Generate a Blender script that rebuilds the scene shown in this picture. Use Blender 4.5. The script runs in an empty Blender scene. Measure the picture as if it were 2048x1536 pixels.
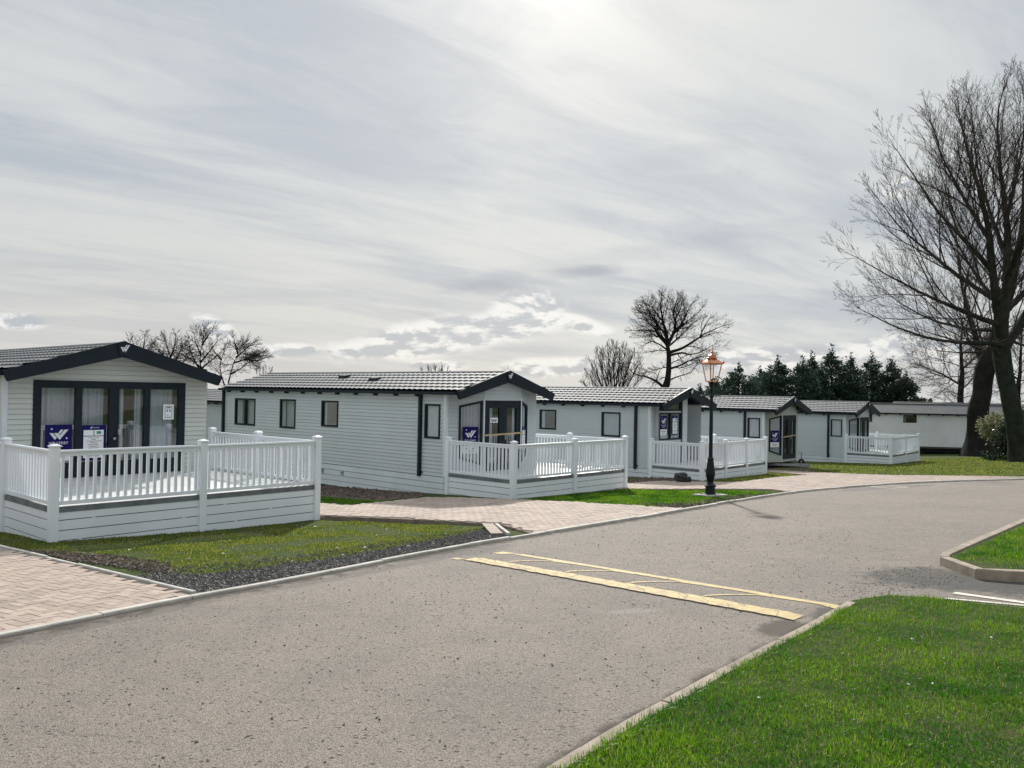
import bpy, bmesh, math, random
import numpy as np
from mathutils import Vector, Matrix, Euler
from mathutils.geometry import delaunay_2d_cdt
random.seed(7); RNG = np.random.default_rng(7)
SC = bpy.context.scene; COL = SC.collection
R = math.radians

# ------------------------------------------------------------------ camera
EYE = 1.68
cam = bpy.data.objects.new("camera", bpy.data.cameras.new("camera")); COL.objects.link(cam)
cam.data.sensor_width = 36.0
cam.data.lens = 36.0 * 1638.09 / 2048.0
cam.data.clip_start = 0.05; cam.data.clip_end = 3000
cam.location = (0, 0, EYE)
cam.rotation_euler = (Matrix.Rotation(R(90 + 0.668), 3, 'X') @ Matrix.Rotation(R(1.012), 3, 'Z')).to_euler()
SC.camera = cam
SC.view_settings.view_transform = 'Standard'; SC.view_settings.look = 'None'
SC.view_settings.exposure = 0.08; SC.view_settings.gamma = 1.0

# ------------------------------------------------------------------ node helpers
def nn(nt, typ, **kw):
    n = nt.nodes.new(typ)
    for k, v in kw.items(): setattr(n, k, v)
    return n
def setin(nt, n, i, v):
    if v is None: return
    if hasattr(v, 'links'): nt.links.new(v, n.inputs[i])
    else: n.inputs[i].default_value = v
def mth(nt, op, a, b=None, c=None, clamp=False):
    n = nn(nt, 'ShaderNodeMath', operation=op); n.use_clamp = clamp
    setin(nt, n, 0, a); setin(nt, n, 1, b); setin(nt, n, 2, c)
    return n.outputs[0]
def mixc(nt, f, a, b, typ='MIX'):
    n = nn(nt, 'ShaderNodeMix', data_type='RGBA', blend_type=typ)
    setin(nt, n, 0, f); setin(nt, n, 6, a if hasattr(a, 'links') else (*a, 1)[:4]); setin(nt, n, 7, b if hasattr(b, 'links') else (*b, 1)[:4])
    return n.outputs[2]
def noise(nt, vec, scale, detail=4, rough=.55, dim='3D', dist=0):
    n = nn(nt, 'ShaderNodeTexNoise', noise_dimensions=dim)
    if vec is not None: nt.links.new(vec, n.inputs['Vector'])
    n.inputs['Scale'].default_value = scale; n.inputs['Detail'].default_value = detail
    n.inputs['Roughness'].default_value = rough; n.inputs['Distortion'].default_value = dist
    return n.outputs[0]
def smooth(nt, x, a, b, lo=0.0, hi=1.0):
    n = nn(nt, 'ShaderNodeMapRange', interpolation_type='SMOOTHSTEP')
    setin(nt, n, 0, x); n.inputs[1].default_value = a; n.inputs[2].default_value = b
    n.inputs[3].default_value = lo; n.inputs[4].default_value = hi
    return n.outputs[0]
def comb(nt, x, y, z):
    n = nn(nt, 'ShaderNodeCombineXYZ'); setin(nt, n, 0, x); setin(nt, n, 1, y); setin(nt, n, 2, z); return n.outputs[0]

# ------------------------------------------------------------------ sky + sun
SUN_EL, SUN_AZ = R(31), R(1.6)      # azimuth measured from +Y towards +X
sund = Vector((math.sin(SUN_AZ) * math.cos(SUN_EL), math.cos(SUN_AZ) * math.cos(SUN_EL), math.sin(SUN_EL)))
world = bpy.data.worlds.new("World"); SC.world = world; world.use_nodes = True
nt = world.node_tree; nt.nodes.clear()
def build_sky():
    out = nn(nt, 'ShaderNodeOutputWorld')
    sky = nn(nt, 'ShaderNodeTexSky', sky_type='NISHITA'); sky.sun_disc = False
    sky.sun_elevation = SUN_EL; sky.sun_rotation = SUN_AZ; sky.air_density = 1.0; sky.dust_density = 2.0
    bg1 = nn(nt, 'ShaderNodeBackground'); nt.links.new(sky.outputs[0], bg1.inputs[0]); bg1.inputs[1].default_value = 0.06
    tc = nn(nt, 'ShaderNodeTexCoord'); g = tc.outputs['Generated']
    sep = nn(nt, 'ShaderNodeSeparateXYZ'); nt.links.new(g, sep.inputs[0]); x, y, z = sep.outputs
    zp = mth(nt, 'MAXIMUM', z, 0.0)
    az = mth(nt, 'ARCTAN2', x, y); el = mth(nt, 'ARCSINE', z)
    # high veil: plane projection of the cloud layer
    inv = mth(nt, 'DIVIDE', 1.0, mth(nt, 'ADD', zp, 0.10))
    px = mth(nt, 'MULTIPLY', x, inv); py = mth(nt, 'MULTIPLY', y, inv)
    # streaks run from lower left to upper right
    s1 = mth(nt, 'ADD', mth(nt, 'MULTIPLY', px, .80), mth(nt, 'MULTIPLY', py, .60))
    s2 = mth(nt, 'SUBTRACT', mth(nt, 'MULTIPLY', py, .80), mth(nt, 'MULTIPLY', px, .60))
    veil = noise(nt, comb(nt, mth(nt, 'MULTIPLY', s1, .30), mth(nt, 'MULTIPLY', s2, .85), 3.3), 1.5, 6, .55, dist=.5)
    veil2 = noise(nt, comb(nt, mth(nt, 'MULTIPLY', s1, .6), mth(nt, 'MULTIPLY', s2, 1.5), 9.1), 2.6, 7, .62, dist=.8)
    v = mth(nt, 'ADD', mth(nt, 'MULTIPLY', veil, .70), mth(nt, 'MULTIPLY', veil2, .30))
    c = mixc(nt, smooth(nt, v, .36, .62), (.455, .505, .56), (.665, .69, .685))
    # faint warm tone low on the left
    warm = mth(nt, 'MULTIPLY', smooth(nt, el, .30, .03), smooth(nt, az, .25, -.5))
    c = mixc(nt, mth(nt, 'MULTIPLY', warm, .5), c, (.66, .635, .60))
    c = mixc(nt, smooth(nt, el, .10, .0, 0, .45), c, (.66, .665, .67))
    # darker soft band of cloud above the cumulus
    def blob(a0, e0, ra, re, tilt):
        da = mth(nt, 'SUBTRACT', az, a0); de = mth(nt, 'SUBTRACT', el, e0)
        ct, st = math.cos(tilt), math.sin(tilt)
        u = mth(nt, 'DIVIDE', mth(nt, 'ADD', mth(nt, 'MULTIPLY', da, ct), mth(nt, 'MULTIPLY', de, st)), ra)
        w = mth(nt, 'DIVIDE', mth(nt, 'SUBTRACT', mth(nt, 'MULTIPLY', de, ct), mth(nt, 'MULTIPLY', da, st)), re)
        return mth(nt, 'SUBTRACT', 1.0, mth(nt, 'SQRT', mth(nt, 'ADD', mth(nt, 'MULTIPLY', u, u), mth(nt, 'MULTIPLY', w, w))))
    bn = noise(nt, comb(nt, mth(nt, 'MULTIPLY', az, 9.0), mth(nt, 'MULTIPLY', el, 42.0), 0.0), 1.0, 5, .6)
    for a0, e0, ra, re, ti, k in ((-.03, .132, .09, .017, .02, .9), (.095, .150, .075, .010, .05, 1.0), (.20, .28, .10, .020, .12, .30),
                                  (.17, .175, .30, .018, .16, .28), (.42, .20, .30, .025, .10, .22)):
        m = smooth(nt, mth(nt, 'ADD', blob(a0, e0, ra, re, ti), mth(nt, 'MULTIPLY', mth(nt, 'SUBTRACT', bn, .5), 1.3)), 0, .8)
        c = mixc(nt, mth(nt, 'MULTIPLY', m, k), c, (.37, .41, .475))
    # cumulus near the horizon: density from blobs + noise, lit from above
    def cumul(eo):
        e2 = mth(nt, 'ADD', el, eo)
        n1 = noise(nt, comb(nt, mth(nt, 'MULTIPLY', az, 1.0), mth(nt, 'MULTIPLY', e2, 2.2), 4.0), 15, 8, .62, dist=.25)
        return n1
    n0 = cumul(0.0); n1 = cumul(.008)
    dens = None
    for a0, e0, ra, re, ti in ((-.075, .070, .165, .026, .17), (.015, .098, .062, .030, .10), (-.15, .050, .09, .014, .05), (.075, .088, .055, .012, -.25), (-.545, .066, .035, .010, .0), (-.35, .070, .03, .014, -.4),
                               (-.27, .046, .05, .010, 0), (.06, .034, .10, .014, .05), (-.09, .032, .04, .008, 0), (.30, .046, .14, .016, .08), (.45, .055, .10, .018, 0), (.55, .06, .12, .02, 0), (.44, .232, .022, .012, .4),
                               (-.8, .05, .2, .02, 0), (.95, .06, .25, .03, 0)):
        b = blob(a0, e0, ra, re, ti)
        dens = b if dens is None else mth(nt, 'MAXIMUM', dens, b)
    dd = mth(nt, 'ADD', mth(nt, 'MULTIPLY', dens, 1.9), mth(nt, 'MULTIPLY', mth(nt, 'SUBTRACT', n0, .49), 2.1))
    mask = smooth(nt, dd, -.15, .85)
    lit = smooth(nt, mth(nt, 'ADD', mth(nt, 'SUBTRACT', n0, n1), mth(nt, 'MULTIPLY', mth(nt, 'SUBTRACT', .55, dens), .10)), -.055, .07)
    cc = mixc(nt, lit, (.47, .51, .565), (.86, .865, .85))
    c = mixc(nt, mth(nt, 'MULTIPLY', mask, .92), c, cc)
    # sun glow through the veil
    vm = nn(nt, 'ShaderNodeVectorMath', operation='DOT_PRODUCT'); nt.links.new(g, vm.inputs[0]); vm.inputs[1].default_value = sund
    d = mth(nt, 'MAXIMUM', vm.outputs['Value'], 0.0)
    gl = mth(nt, 'ADD', mth(nt, 'MULTIPLY', mth(nt, 'POWER', d, 26.0), .07), mth(nt, 'MULTIPLY', mth(nt, 'POWER', d, 160.0), .20))
    gl = mth(nt, 'MULTIPLY', gl, smooth(nt, veil2, .30, .62, .55, 1.15))
    c = mixc(nt, 1.0, c, comb(nt, gl, gl, gl), 'ADD')
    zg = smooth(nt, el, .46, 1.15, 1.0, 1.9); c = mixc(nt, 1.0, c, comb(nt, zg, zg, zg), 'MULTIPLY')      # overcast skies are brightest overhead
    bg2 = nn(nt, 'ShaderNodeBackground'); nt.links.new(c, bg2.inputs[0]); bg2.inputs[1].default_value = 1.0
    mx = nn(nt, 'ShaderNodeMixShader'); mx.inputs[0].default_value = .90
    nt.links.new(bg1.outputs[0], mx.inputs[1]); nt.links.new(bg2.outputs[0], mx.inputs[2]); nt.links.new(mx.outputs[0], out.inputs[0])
build_sky()
sl = bpy.data.lights.new("sun", 'SUN'); sl.energy = 4.4; sl.angle = R(2.0); sl.color = (1, .95, .87)
so = bpy.data.objects.new("sun", sl); COL.objects.link(so)
so.rotation_euler = (-sund).to_track_quat('-Z', 'Y').to_euler(); so.location = (0, 60, 60)

# ------------------------------------------------------------------ materials
MATS = {}
def newmat(name):
    m = bpy.data.materials.new(name); m.use_nodes = True
    b = m.node_tree.nodes['Principled BSDF']; MATS[name] = m
    return m, m.node_tree, b
def coords(nt):
    return nn(nt, 'ShaderNodeTexCoord').outputs['Object']
def wpos(nt):
    return nn(nt, 'ShaderNodeNewGeometry').outputs['Position']
def rpi(nt):
    return nn(nt, 'ShaderNodeNewGeometry').outputs['Random Per Island']
def bump(nt, b, h, strength=.3, dist=.01):
    n = nn(nt, 'ShaderNodeBump'); n.inputs['Strength'].default_value = strength; n.inputs['Distance'].default_value = dist
    nt.links.new(h, n.inputs['Height']); nt.links.new(n.outputs[0], b.inputs['Normal'])
def simple(name, c1, c2=None, scale=3.0, rough=.5, metal=0, bmp=0, bs=40, spec=None, island=0):
    m, nt, b = newmat(name)
    c2 = c2 or tuple(x * .8 for x in c1)
    P = wpos(nt)
    col = mixc(nt, smooth(nt, noise(nt, P, scale, 6, .6), .35, .68), c1, c2)
    if island:
        r = rpi(nt)
        f = mth(nt, 'ADD', 1 - island / 2, mth(nt, 'MULTIPLY', r, island))
        col = mixc(nt, 1.0, col, comb(nt, f, f, f), 'MULTIPLY')
    nt.links.new(col, b.inputs['Base Color'])
    b.inputs['Roughness'].default_value = rough; b.inputs['Metallic'].default_value = metal
    if spec is not None: b.inputs['Specular IOR Level'].default_value = spec
    if bmp: bump(nt, b, noise(nt, P, bs, 4, .6), bmp, .01)
    return m
WHITE = simple('white_upvc', (.80, .84, .88), (.745, .785, .825), 1.2, .38, bmp=.03, bs=6, spec=.35)
SIDING = simple('grey_siding', (.525, .575, .60), (.495, .545, .57), 1.0, .55, island=.05, spec=.25)
SIDING1 = simple('warm_grey_siding', (.555, .59, .555), (.525, .56, .53), 1.0, .55, island=.05, spec=.25)
SIDING3 = simple('sage_siding', (.40, .43, .38), (.36, .39, .35), 1.3, .5, island=.06)
OLDWALL = simple('old_white_wall', (.84, .85, .86), (.74, .755, .77), .8, .6, bmp=.1)
SKIRT = simple('pale_skirting', (.65, .71, .75), (.60, .655, .695), 1.5, .5, spec=.3)
DARK = simple('anthracite_trim', (.010, .017, .024), (.013, .021, .029), 4, .55, spec=.18)
FASCIA = simple('deck_edge_grey', (.17, .185, .20), (.11, .12, .13), 5, .6, bmp=.2)
DECKB = simple('pale_deck_board', (.62, .62, .61), (.50, .50, .50), 6, .55, bmp=.2, bs=60, island=.12)
ROOFT = simple('grey_roof_tile', (.23, .235, .24), (.185, .19, .20), 2.5, .68, bmp=.12, bs=90, spec=.18)
ROOFD = simple('dark_roof_sheet', (.085, .09, .095), (.06, .065, .07), 3, .6, bmp=.3)
ROOM = simple('room_lining', (.45, .42, .38), (.40, .37, .33), 1, .8)
FLOORM = simple('room_floor', (.12, .10, .085), (.09, .075, .06), 2, .7)
UNDER = simple('black_chassis', (.012, .013, .014), (.02, .02, .02), 5, .7)
NAVY = simple('navy_print', (.009, .006, .105), (.008, .005, .09), 1, .6, spec=.15)
PAPER = simple('white_print', (.80, .82, .84), (.78, .80, .82), 1, .6)
INK = simple('dark_print', (.06, .07, .10), (.05, .06, .09), 1, .6)
GREENP = simple('green_print', (.03, .30, .17), (.04, .32, .2), 1, .6)
LOGOW = simple('silver_logo', (.70, .72, .74), (.66, .68, .70), 1, .35)
YELLOWS = simple('yellow_sticker', (.55, .42, .05), (.5, .38, .05), 1, .5)
IRON = simple('dark_green_iron', (.004, .009, .011), (.006, .012, .013), 8, .42, spec=.25)
COPPER = simple('copper', (.66, .30, .17), (.52, .22, .13), 9, .36, metal=.8)
STEEL = simple('galvanised_steel', (.42, .44, .45), (.32, .34, .35), 8, .45, metal=.7)
RUBBER = simple('black_rubber', (.012, .012, .012), (.02, .02, .02), 8, .7)
WOODB = simple('pale_timber', (.50, .38, .22), (.42, .31, .17), 8, .7)
CONC = simple('pale_concrete', (.52, .50, .46), (.40, .385, .36), 6, .85, bmp=.3, bs=60)
KERBM = simple('kerb_concrete', (.56, .53, .48), (.42, .395, .355), 5, .85, bmp=.4, bs=50, island=.22)
KERBD = simple('weathered_kerb', (.36, .30, .235), (.25, .205, .16), 6, .9, bmp=.5, bs=50, island=.25)
BRICK = simple('buff_block', (.40, .32, .268), (.33, .262, .222), 1.4, .85, bmp=.35, bs=90, island=.30)
SAND = simple('joint_sand', (.24, .195, .16), (.16, .13, .105), 5, .95)
SOIL = simple('dry_soil', (.115, .085, .065), (.07, .052, .042), 4, .95, bmp=.8, bs=25)
SOILC = simple('soil_clod', (.13, .10, .08), (.06, .046, .038), 6, .95, island=.6)
GRAVEL = simple('dark_chippings', (.068, .060, .053), (.042, .038, .034), 12, .85, bmp=.8, bs=70)
GRAVS = simple('slate_chip', (.088, .083, .078), (.050, .048, .047), 12, .7, island=1.1)
BAGM = simple('black_plastic', (.01, .012, .013), (.016, .018, .02), 6, .4)

def glass(name, refl=.12, tint=(.86, .90, .90)):
    m = bpy.data.materials.new(name); m.use_nodes = True; nt = m.node_tree; nt.nodes.clear()
    out = nn(nt, 'ShaderNodeOutputMaterial'); tr = nn(nt, 'ShaderNodeBsdfTransparent'); tr.inputs[0].default_value = (*tint, 1)
    gl = nn(nt, 'ShaderNodeBsdfGlossy'); gl.inputs['Roughness'].default_value = .015; gl.inputs[0].default_value = (.95, .97, 1, 1)
    fr = nn(nt, 'ShaderNodeLayerWeight'); fr.inputs[0].default_value = .5
    f = mth(nt, 'ADD', mth(nt, 'MULTIPLY', mth(nt, 'POWER', fr.outputs['Facing'], 4.0), .55), refl)
    mx = nn(nt, 'ShaderNodeMixShader'); nt.links.new(f, mx.inputs[0]); nt.links.new(tr.outputs[0], mx.inputs[1]); nt.links.new(gl.outputs[0], mx.inputs[2])
    nt.links.new(mx.outputs[0], out.inputs[0]); return m
GLASS = glass('window_glass', .12); LGLASS = glass('lantern_glass', .02, (.97, .98, .98))
def voile():
    m, nt, b = newmat('voile_curtain')
    b.inputs['Base Color'].default_value = (.70, .74, .82, 1); b.inputs['Roughness'].default_value = .9
    tl = nn(nt, 'ShaderNodeBsdfTranslucent'); tl.inputs[0].default_value = (.7, .7, .75, 1)
    mx = nn(nt, 'ShaderNodeMixShader'); mx.inputs[0].default_value = .35
    o = nt.nodes['Material Output']
    nt.links.new(b.outputs[0], mx.inputs[1]); nt.links.new(tl.outputs[0], mx.inputs[2]); nt.links.new(mx.outputs[0], o.inputs[0])
    return m
VOILE = voile()
DRAPE = simple('grey_drape', (.52, .54, .60), (.46, .48, .54), 4, .9)

def asphalt():
    m, nt, b = newmat('worn_asphalt'); P = wpos(nt)
    big = noise(nt, P, .35, 5, .6); mid = noise(nt, P, 2.2, 5, .65)
    c = mixc(nt, smooth(nt, big, .38, .64), (.262, .228, .194), (.212, .188, .165))
    c = mixc(nt, smooth(nt, mid, .40, .66, 0, .5), c, (.325, .268, .222))
    # aggregate: light and dark chips
    vo = nn(nt, 'ShaderNodeTexVoronoi'); nt.links.new(P, vo.inputs['Vector']); vo.inputs['Scale'].default_value = 150
    sepc = nn(nt, 'ShaderNodeSeparateColor'); nt.links.new(vo.outputs['Color'], sepc.inputs[0])
    chip = sepc.outputs[0]
    c = mixc(nt, smooth(nt, chip, .62, .95, 0, .60), c, (.44, .395, .345))
    c = mixc(nt, smooth(nt, chip, .38, .05, 0, .80), c, (.075, .065, .057))
    vo2 = nn(nt, 'ShaderNodeTexVoronoi'); nt.links.new(P, vo2.inputs['Vector']); vo2.inputs['Scale'].default_value = 26
    sp2 = nn(nt, 'ShaderNodeSeparateColor'); nt.links.new(vo2.outputs['Color'], sp2.inputs[0])
    pit = mth(nt, 'MULTIPLY', smooth(nt, sp2.outputs[1], .80, .88), smooth(nt, vo2.outputs['Distance'], .42, .20))
    c = mixc(nt, mth(nt, 'MULTIPLY', pit, .75), c, (.05, .046, .042))
    wv = nn(nt, 'ShaderNodeTexVoronoi', feature='DISTANCE_TO_EDGE'); wv.inputs['Scale'].default_value = .42
    wpn = nn(nt, 'ShaderNodeMix', data_type='VECTOR'); wpn.inputs[0].default_value = .22; nt.links.new(P, wpn.inputs[4]); nz = nn(nt, 'ShaderNodeTexNoise'); nz.inputs['Scale'].default_value = 1.6; nz.inputs['Detail'].default_value = 6; nt.links.new(P, nz.inputs['Vector']); nt.links.new(nz.outputs['Color'], wpn.inputs[5]); nt.links.new(wpn.outputs[1], wv.inputs['Vector'])
    crack = mth(nt, 'MULTIPLY', smooth(nt, wv.outputs['Distance'], .006, .0015), smooth(nt, noise(nt, P, .5, 3, .5), .52, .60))
    c = mixc(nt, mth(nt, 'MULTIPLY', crack, .22), c, (.06, .05, .045))
    # stains with a shape of their own: damp patches, a pale scuff, a dark margin of dirt
    def disc(x, y, rx, ry, ang=0):
        s = nn(nt, 'ShaderNodeSeparateXYZ'); nt.links.new(P, s.inputs[0])
        dx = mth(nt, 'SUBTRACT', s.outputs[0], x); dy = mth(nt, 'SUBTRACT', s.outputs[1], y); ca, sa = math.cos(ang), math.sin(ang)
        u = mth(nt, 'DIVIDE', mth(nt, 'ADD', mth(nt, 'MULTIPLY', dx, ca), mth(nt, 'MULTIPLY', dy, sa)), rx)
        w = mth(nt, 'DIVIDE', mth(nt, 'SUBTRACT', mth(nt, 'MULTIPLY', dy, ca), mth(nt, 'MULTIPLY', dx, sa)), ry)
        q = mth(nt, 'SQRT', mth(nt, 'ADD', mth(nt, 'MULTIPLY', u, u), mth(nt, 'MULTIPLY', w, w)))
        return mth(nt, 'ADD', q, mth(nt, 'MULTIPLY', mth(nt, 'SUBTRACT', noise(nt, P, 4.5, 5, .65), .5), 1.3))
    for (x, y, rx, ry, an, col, k) in ((2.27, 6.82, .40, .20, .9, (.085, .068, .055), .95), (1.35, 5.55, .30, .10, .9, (.16, .14, .12), .5), (1.14, 7.5, .28, .13, .3, (.31, .29, .265), .6),
                                       (5.0, 9.0, 1.25, .85, -.2, (.085, .08, .073), .92), (6.6, 7.6, 2.6, .8, -.6, (.075, .072, .068), .95), (-.55, 11.35, .9, .35, .9, (.13, .12, .11), .7), (2.9, 7.35, .35, .16, .9, (.08, .075, .07), .8), (9.9, 23.0, 1.4, .5, .7, (.14, .13, .12), .6),
                                       (11.6, 23.9, 1.3, .35, .5, (.15, .135, .125), .6), (-1.5, 9.9, 2.2, .16, .96, (.15, .135, .12), .7), (-3.6, 6.9, 1.8, .14, 1.02, (.15, .135, .12), .7)):
        c = mixc(nt, mth(nt, 'MULTIPLY', smooth(nt, disc(x, y, rx, ry, an), 1.1, .6), k), c, col)
    nt.links.new(c, b.inputs['Base Color']); b.inputs['Roughness'].default_value = .82; b.inputs['Specular IOR Level'].default_value = .35
    h = mth(nt, 'ADD', mth(nt, 'MULTIPLY', vo.outputs['Distance'], .7), noise(nt, P, 190, 3, .6))
    h = mth(nt, 'SUBTRACT', h, mth(nt, 'MULTIPLY', pit, 1.2))
    bump(nt, b, h, .8, .012)
    return m
ASPH = asphalt()
def yellowpaint():
    m, nt, b = newmat('worn_yellow_paint'); P = wpos(nt)
    c = mixc(nt, smooth(nt, noise(nt, P, 7, 6, .7), .35, .7), (.60, .45, .19), (.48, .36, .155))
    chips = smooth(nt, noise(nt, P, 13, 8, .78), .525, .60)
    c = mixc(nt, mth(nt, 'MULTIPLY', chips, .8), c, (.20, .17, .14))
    ve = nn(nt, 'ShaderNodeTexVoronoi', feature='DISTANCE_TO_EDGE'); ve.inputs['Scale'].default_value = 3.6; ve.inputs['Randomness'].default_value = .9
    wn = nn(nt, 'ShaderNodeMix', data_type='VECTOR'); wn.inputs[0].default_value = .06; nz = nn(nt, 'ShaderNodeTexNoise'); nz.inputs['Scale'].default_value = 5; nt.links.new(P, nz.inputs['Vector']); nt.links.new(P, wn.inputs[4]); nt.links.new(nz.outputs['Color'], wn.inputs[5]); nt.links.new(wn.outputs[1], ve.inputs['Vector'])
    c = mixc(nt, mth(nt, 'MULTIPLY', smooth(nt, ve.outputs['Distance'], .035, .010), .65), c, (.16, .13, .09))
    c = mixc(nt, smooth(nt, noise(nt, P, 2.3, 4, .6), .45, .75, 0, .45), c, (.36, .30, .21))
    nt.links.new(c, b.inputs['Base Color']); b.inputs['Roughness'].default_value = .75
    bump(nt, b, noise(nt, P, 60, 4, .7), .5, .01); return m
YPAINT = yellowpaint()
WPAINT = simple('worn_white_paint', (.72, .68, .60), (.55, .50, .44), 9, .75, bmp=.4, bs=60)
def grassground():
    m, nt, b = newmat('turf'); P = wpos(nt)
    a = noise(nt, P, .5, 5, .6); q = noise(nt, P, 6, 6, .7); f = noise(nt, P, 45, 4, .7)
    c = mixc(nt, smooth(nt, q, .35, .65), (.050, .082, .022), (.098, .118, .040))
    c = mixc(nt, smooth(nt, a, .50, .70, 0, .65), c, (.135, .115, .062))
    c = mixc(nt, smooth(nt, f, .42, .70, 0, .6), c, (.022, .045, .010))
    nt.links.new(c, b.inputs['Base Color']); b.inputs['Roughness'].default_value = .95; b.inputs['Specular IOR Level'].default_value = .1
    bump(nt, b, mth(nt, 'ADD', f, mth(nt, 'MULTIPLY', q, .6)), .9, .04); return m
TURF = grassground()
def blade(name, ca, cb, cdry, dry):
    m, nt, b = newmat(name); P = wpos(nt); r = rpi(nt)
    c = mixc(nt, smooth(nt, noise(nt, P, 1.3, 4, .6), .36, .64), ca, cb)
    f = mth(nt, 'ADD', .6, mth(nt, 'MULTIPLY', r, .8)); c = mixc(nt, 1, c, comb(nt, f, f, mth(nt, 'MULTIPLY', f, .9)), 'MULTIPLY')
    c = mixc(nt, smooth(nt, mth(nt, 'FRACT', mth(nt, 'MULTIPLY', r, 37.0)), 1 - dry, 1 - dry + .02), c, cdry)
    nt.links.new(c, b.inputs['Base Color']); b.inputs['Roughness'].default_value = .45; b.inputs['Specular IOR Level'].default_value = .3
    tl = nn(nt, 'ShaderNodeBsdfTranslucent'); nt.links.new(mixc(nt, 1, c, (1.5, 1.7, .7), 'MULTIPLY'), tl.inputs[0])
    mx = nn(nt, 'ShaderNodeMixShader'); mx.inputs[0].default_value = .45; o = nt.nodes['Material Output']
    nt.links.new(b.outputs[0], mx.inputs[1]); nt.links.new(tl.outputs[0], mx.inputs[2]); nt.links.new(mx.outputs[0], o.inputs[0]); return m
BLADE = blade('lush_blade', (.030, .112, .009), (.120, .215, .016), (.28, .25, .10), .06)
BLADE2 = blade('thin_blade', (.070, .118, .026), (.135, .160, .044), (.30, .24, .12), .24)
def bark(name, c1, c2):
    m, nt, b = newmat(name); P = wpos(nt)
    c = mixc(nt, smooth(nt, noise(nt, P, 2.5, 6, .65), .38, .64), c1, c2)
    c = mixc(nt, smooth(nt, noise(nt, P, 14, 5, .7), .5, .75, 0, .6), c, tuple(x * .45 for x in c1))
    nt.links.new(c, b.inputs['Base Color']); b.inputs['Roughness'].default_value = .9; b.inputs['Specular IOR Level'].default_value = .04
    bump(nt, b, noise(nt, P, 22, 5, .7), .8, .03); return m
BARK = bark('green_grey_bark', (.040, .045, .034), (.022, .027, .020))
BARKD = bark('dark_bark', (.030, .029, .027), (.019, .019, .018))
TWIG = bark('twig_bark', (.082, .070, .060), (.055, .048, .043))
TWIGW = bark('warm_twig', (.105, .072, .055), (.07, .05, .04))
def leafm(name, c1, c2, rough=.5, tr=.25):
    m, nt, b = newmat(name); r = rpi(nt)
    c = mixc(nt, r, c1, c2)
    nt.links.new(c, b.inputs['Base Color']); b.inputs['Roughness'].default_value = rough
    tl = nn(nt, 'ShaderNodeBsdfTranslucent'); nt.links.new(c, tl.inputs[0]); mx = nn(nt, 'ShaderNodeMixShader'); mx.inputs[0].default_value = tr
    o = nt.nodes['Material Output']; nt.links.new(b.outputs[0], mx.inputs[1]); nt.links.new(tl.outputs[0], mx.inputs[2]); nt.links.new(mx.outputs[0], o.inputs[0]); return m
CONIF = leafm('conifer_spray', (.018, .044, .034), (.062, .098, .064), .7, .35)
LAUREL = leafm('glossy_leaf', (.04, .07, .025), (.42, .40, .24), .25, .35)
IVYL = leafm('ivy_leaf', (.012, .03, .014), (.03, .055, .02), .5, .2)

# ------------------------------------------------------------------ terrain
PL = (0.0233006, 0.0215637, -0.0461657)
RBF = [(-6.94, 12.42, .0831), (-5.34, 14.25, -.1159), (-3.75, 16.06, .0039), (.07, 19.91, -.0138), (-1.66, 21.41, .0296), (3.29, 23.52, .0091), (6.35, 27.16, -.0583), (4.58, 28.65, .0691), (9.64, 30.93, .0224), (18.55, 40.01, -.0692), (16.94, 41.41, .0735), (21.87, 43.91, -.0193)]
def gz(x, y):
    x = np.asarray(x, float); y = np.asarray(y, float)
    ye = np.where(y > 55, 55 + 40 * (1 - np.exp(-(np.maximum(y, 55) - 55) / 40)), np.where(y < -6, -6 - 6 * (1 - np.exp(-(-6 - np.minimum(y, -6)) / 6)), y))
    xe = np.where(np.abs(x) > 40, np.sign(x) * (40 + 20 * (1 - np.exp(-(np.abs(x) - 40) / 20))), x)
    z = PL[0] + PL[1] * xe + PL[2] * ye
    for a, b, w in RBF: z = z + w * np.exp(-((x - a) ** 2 + (y - b) ** 2) / 18.0)
    return z
def g1(x, y): return float(gz(x, y))

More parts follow.
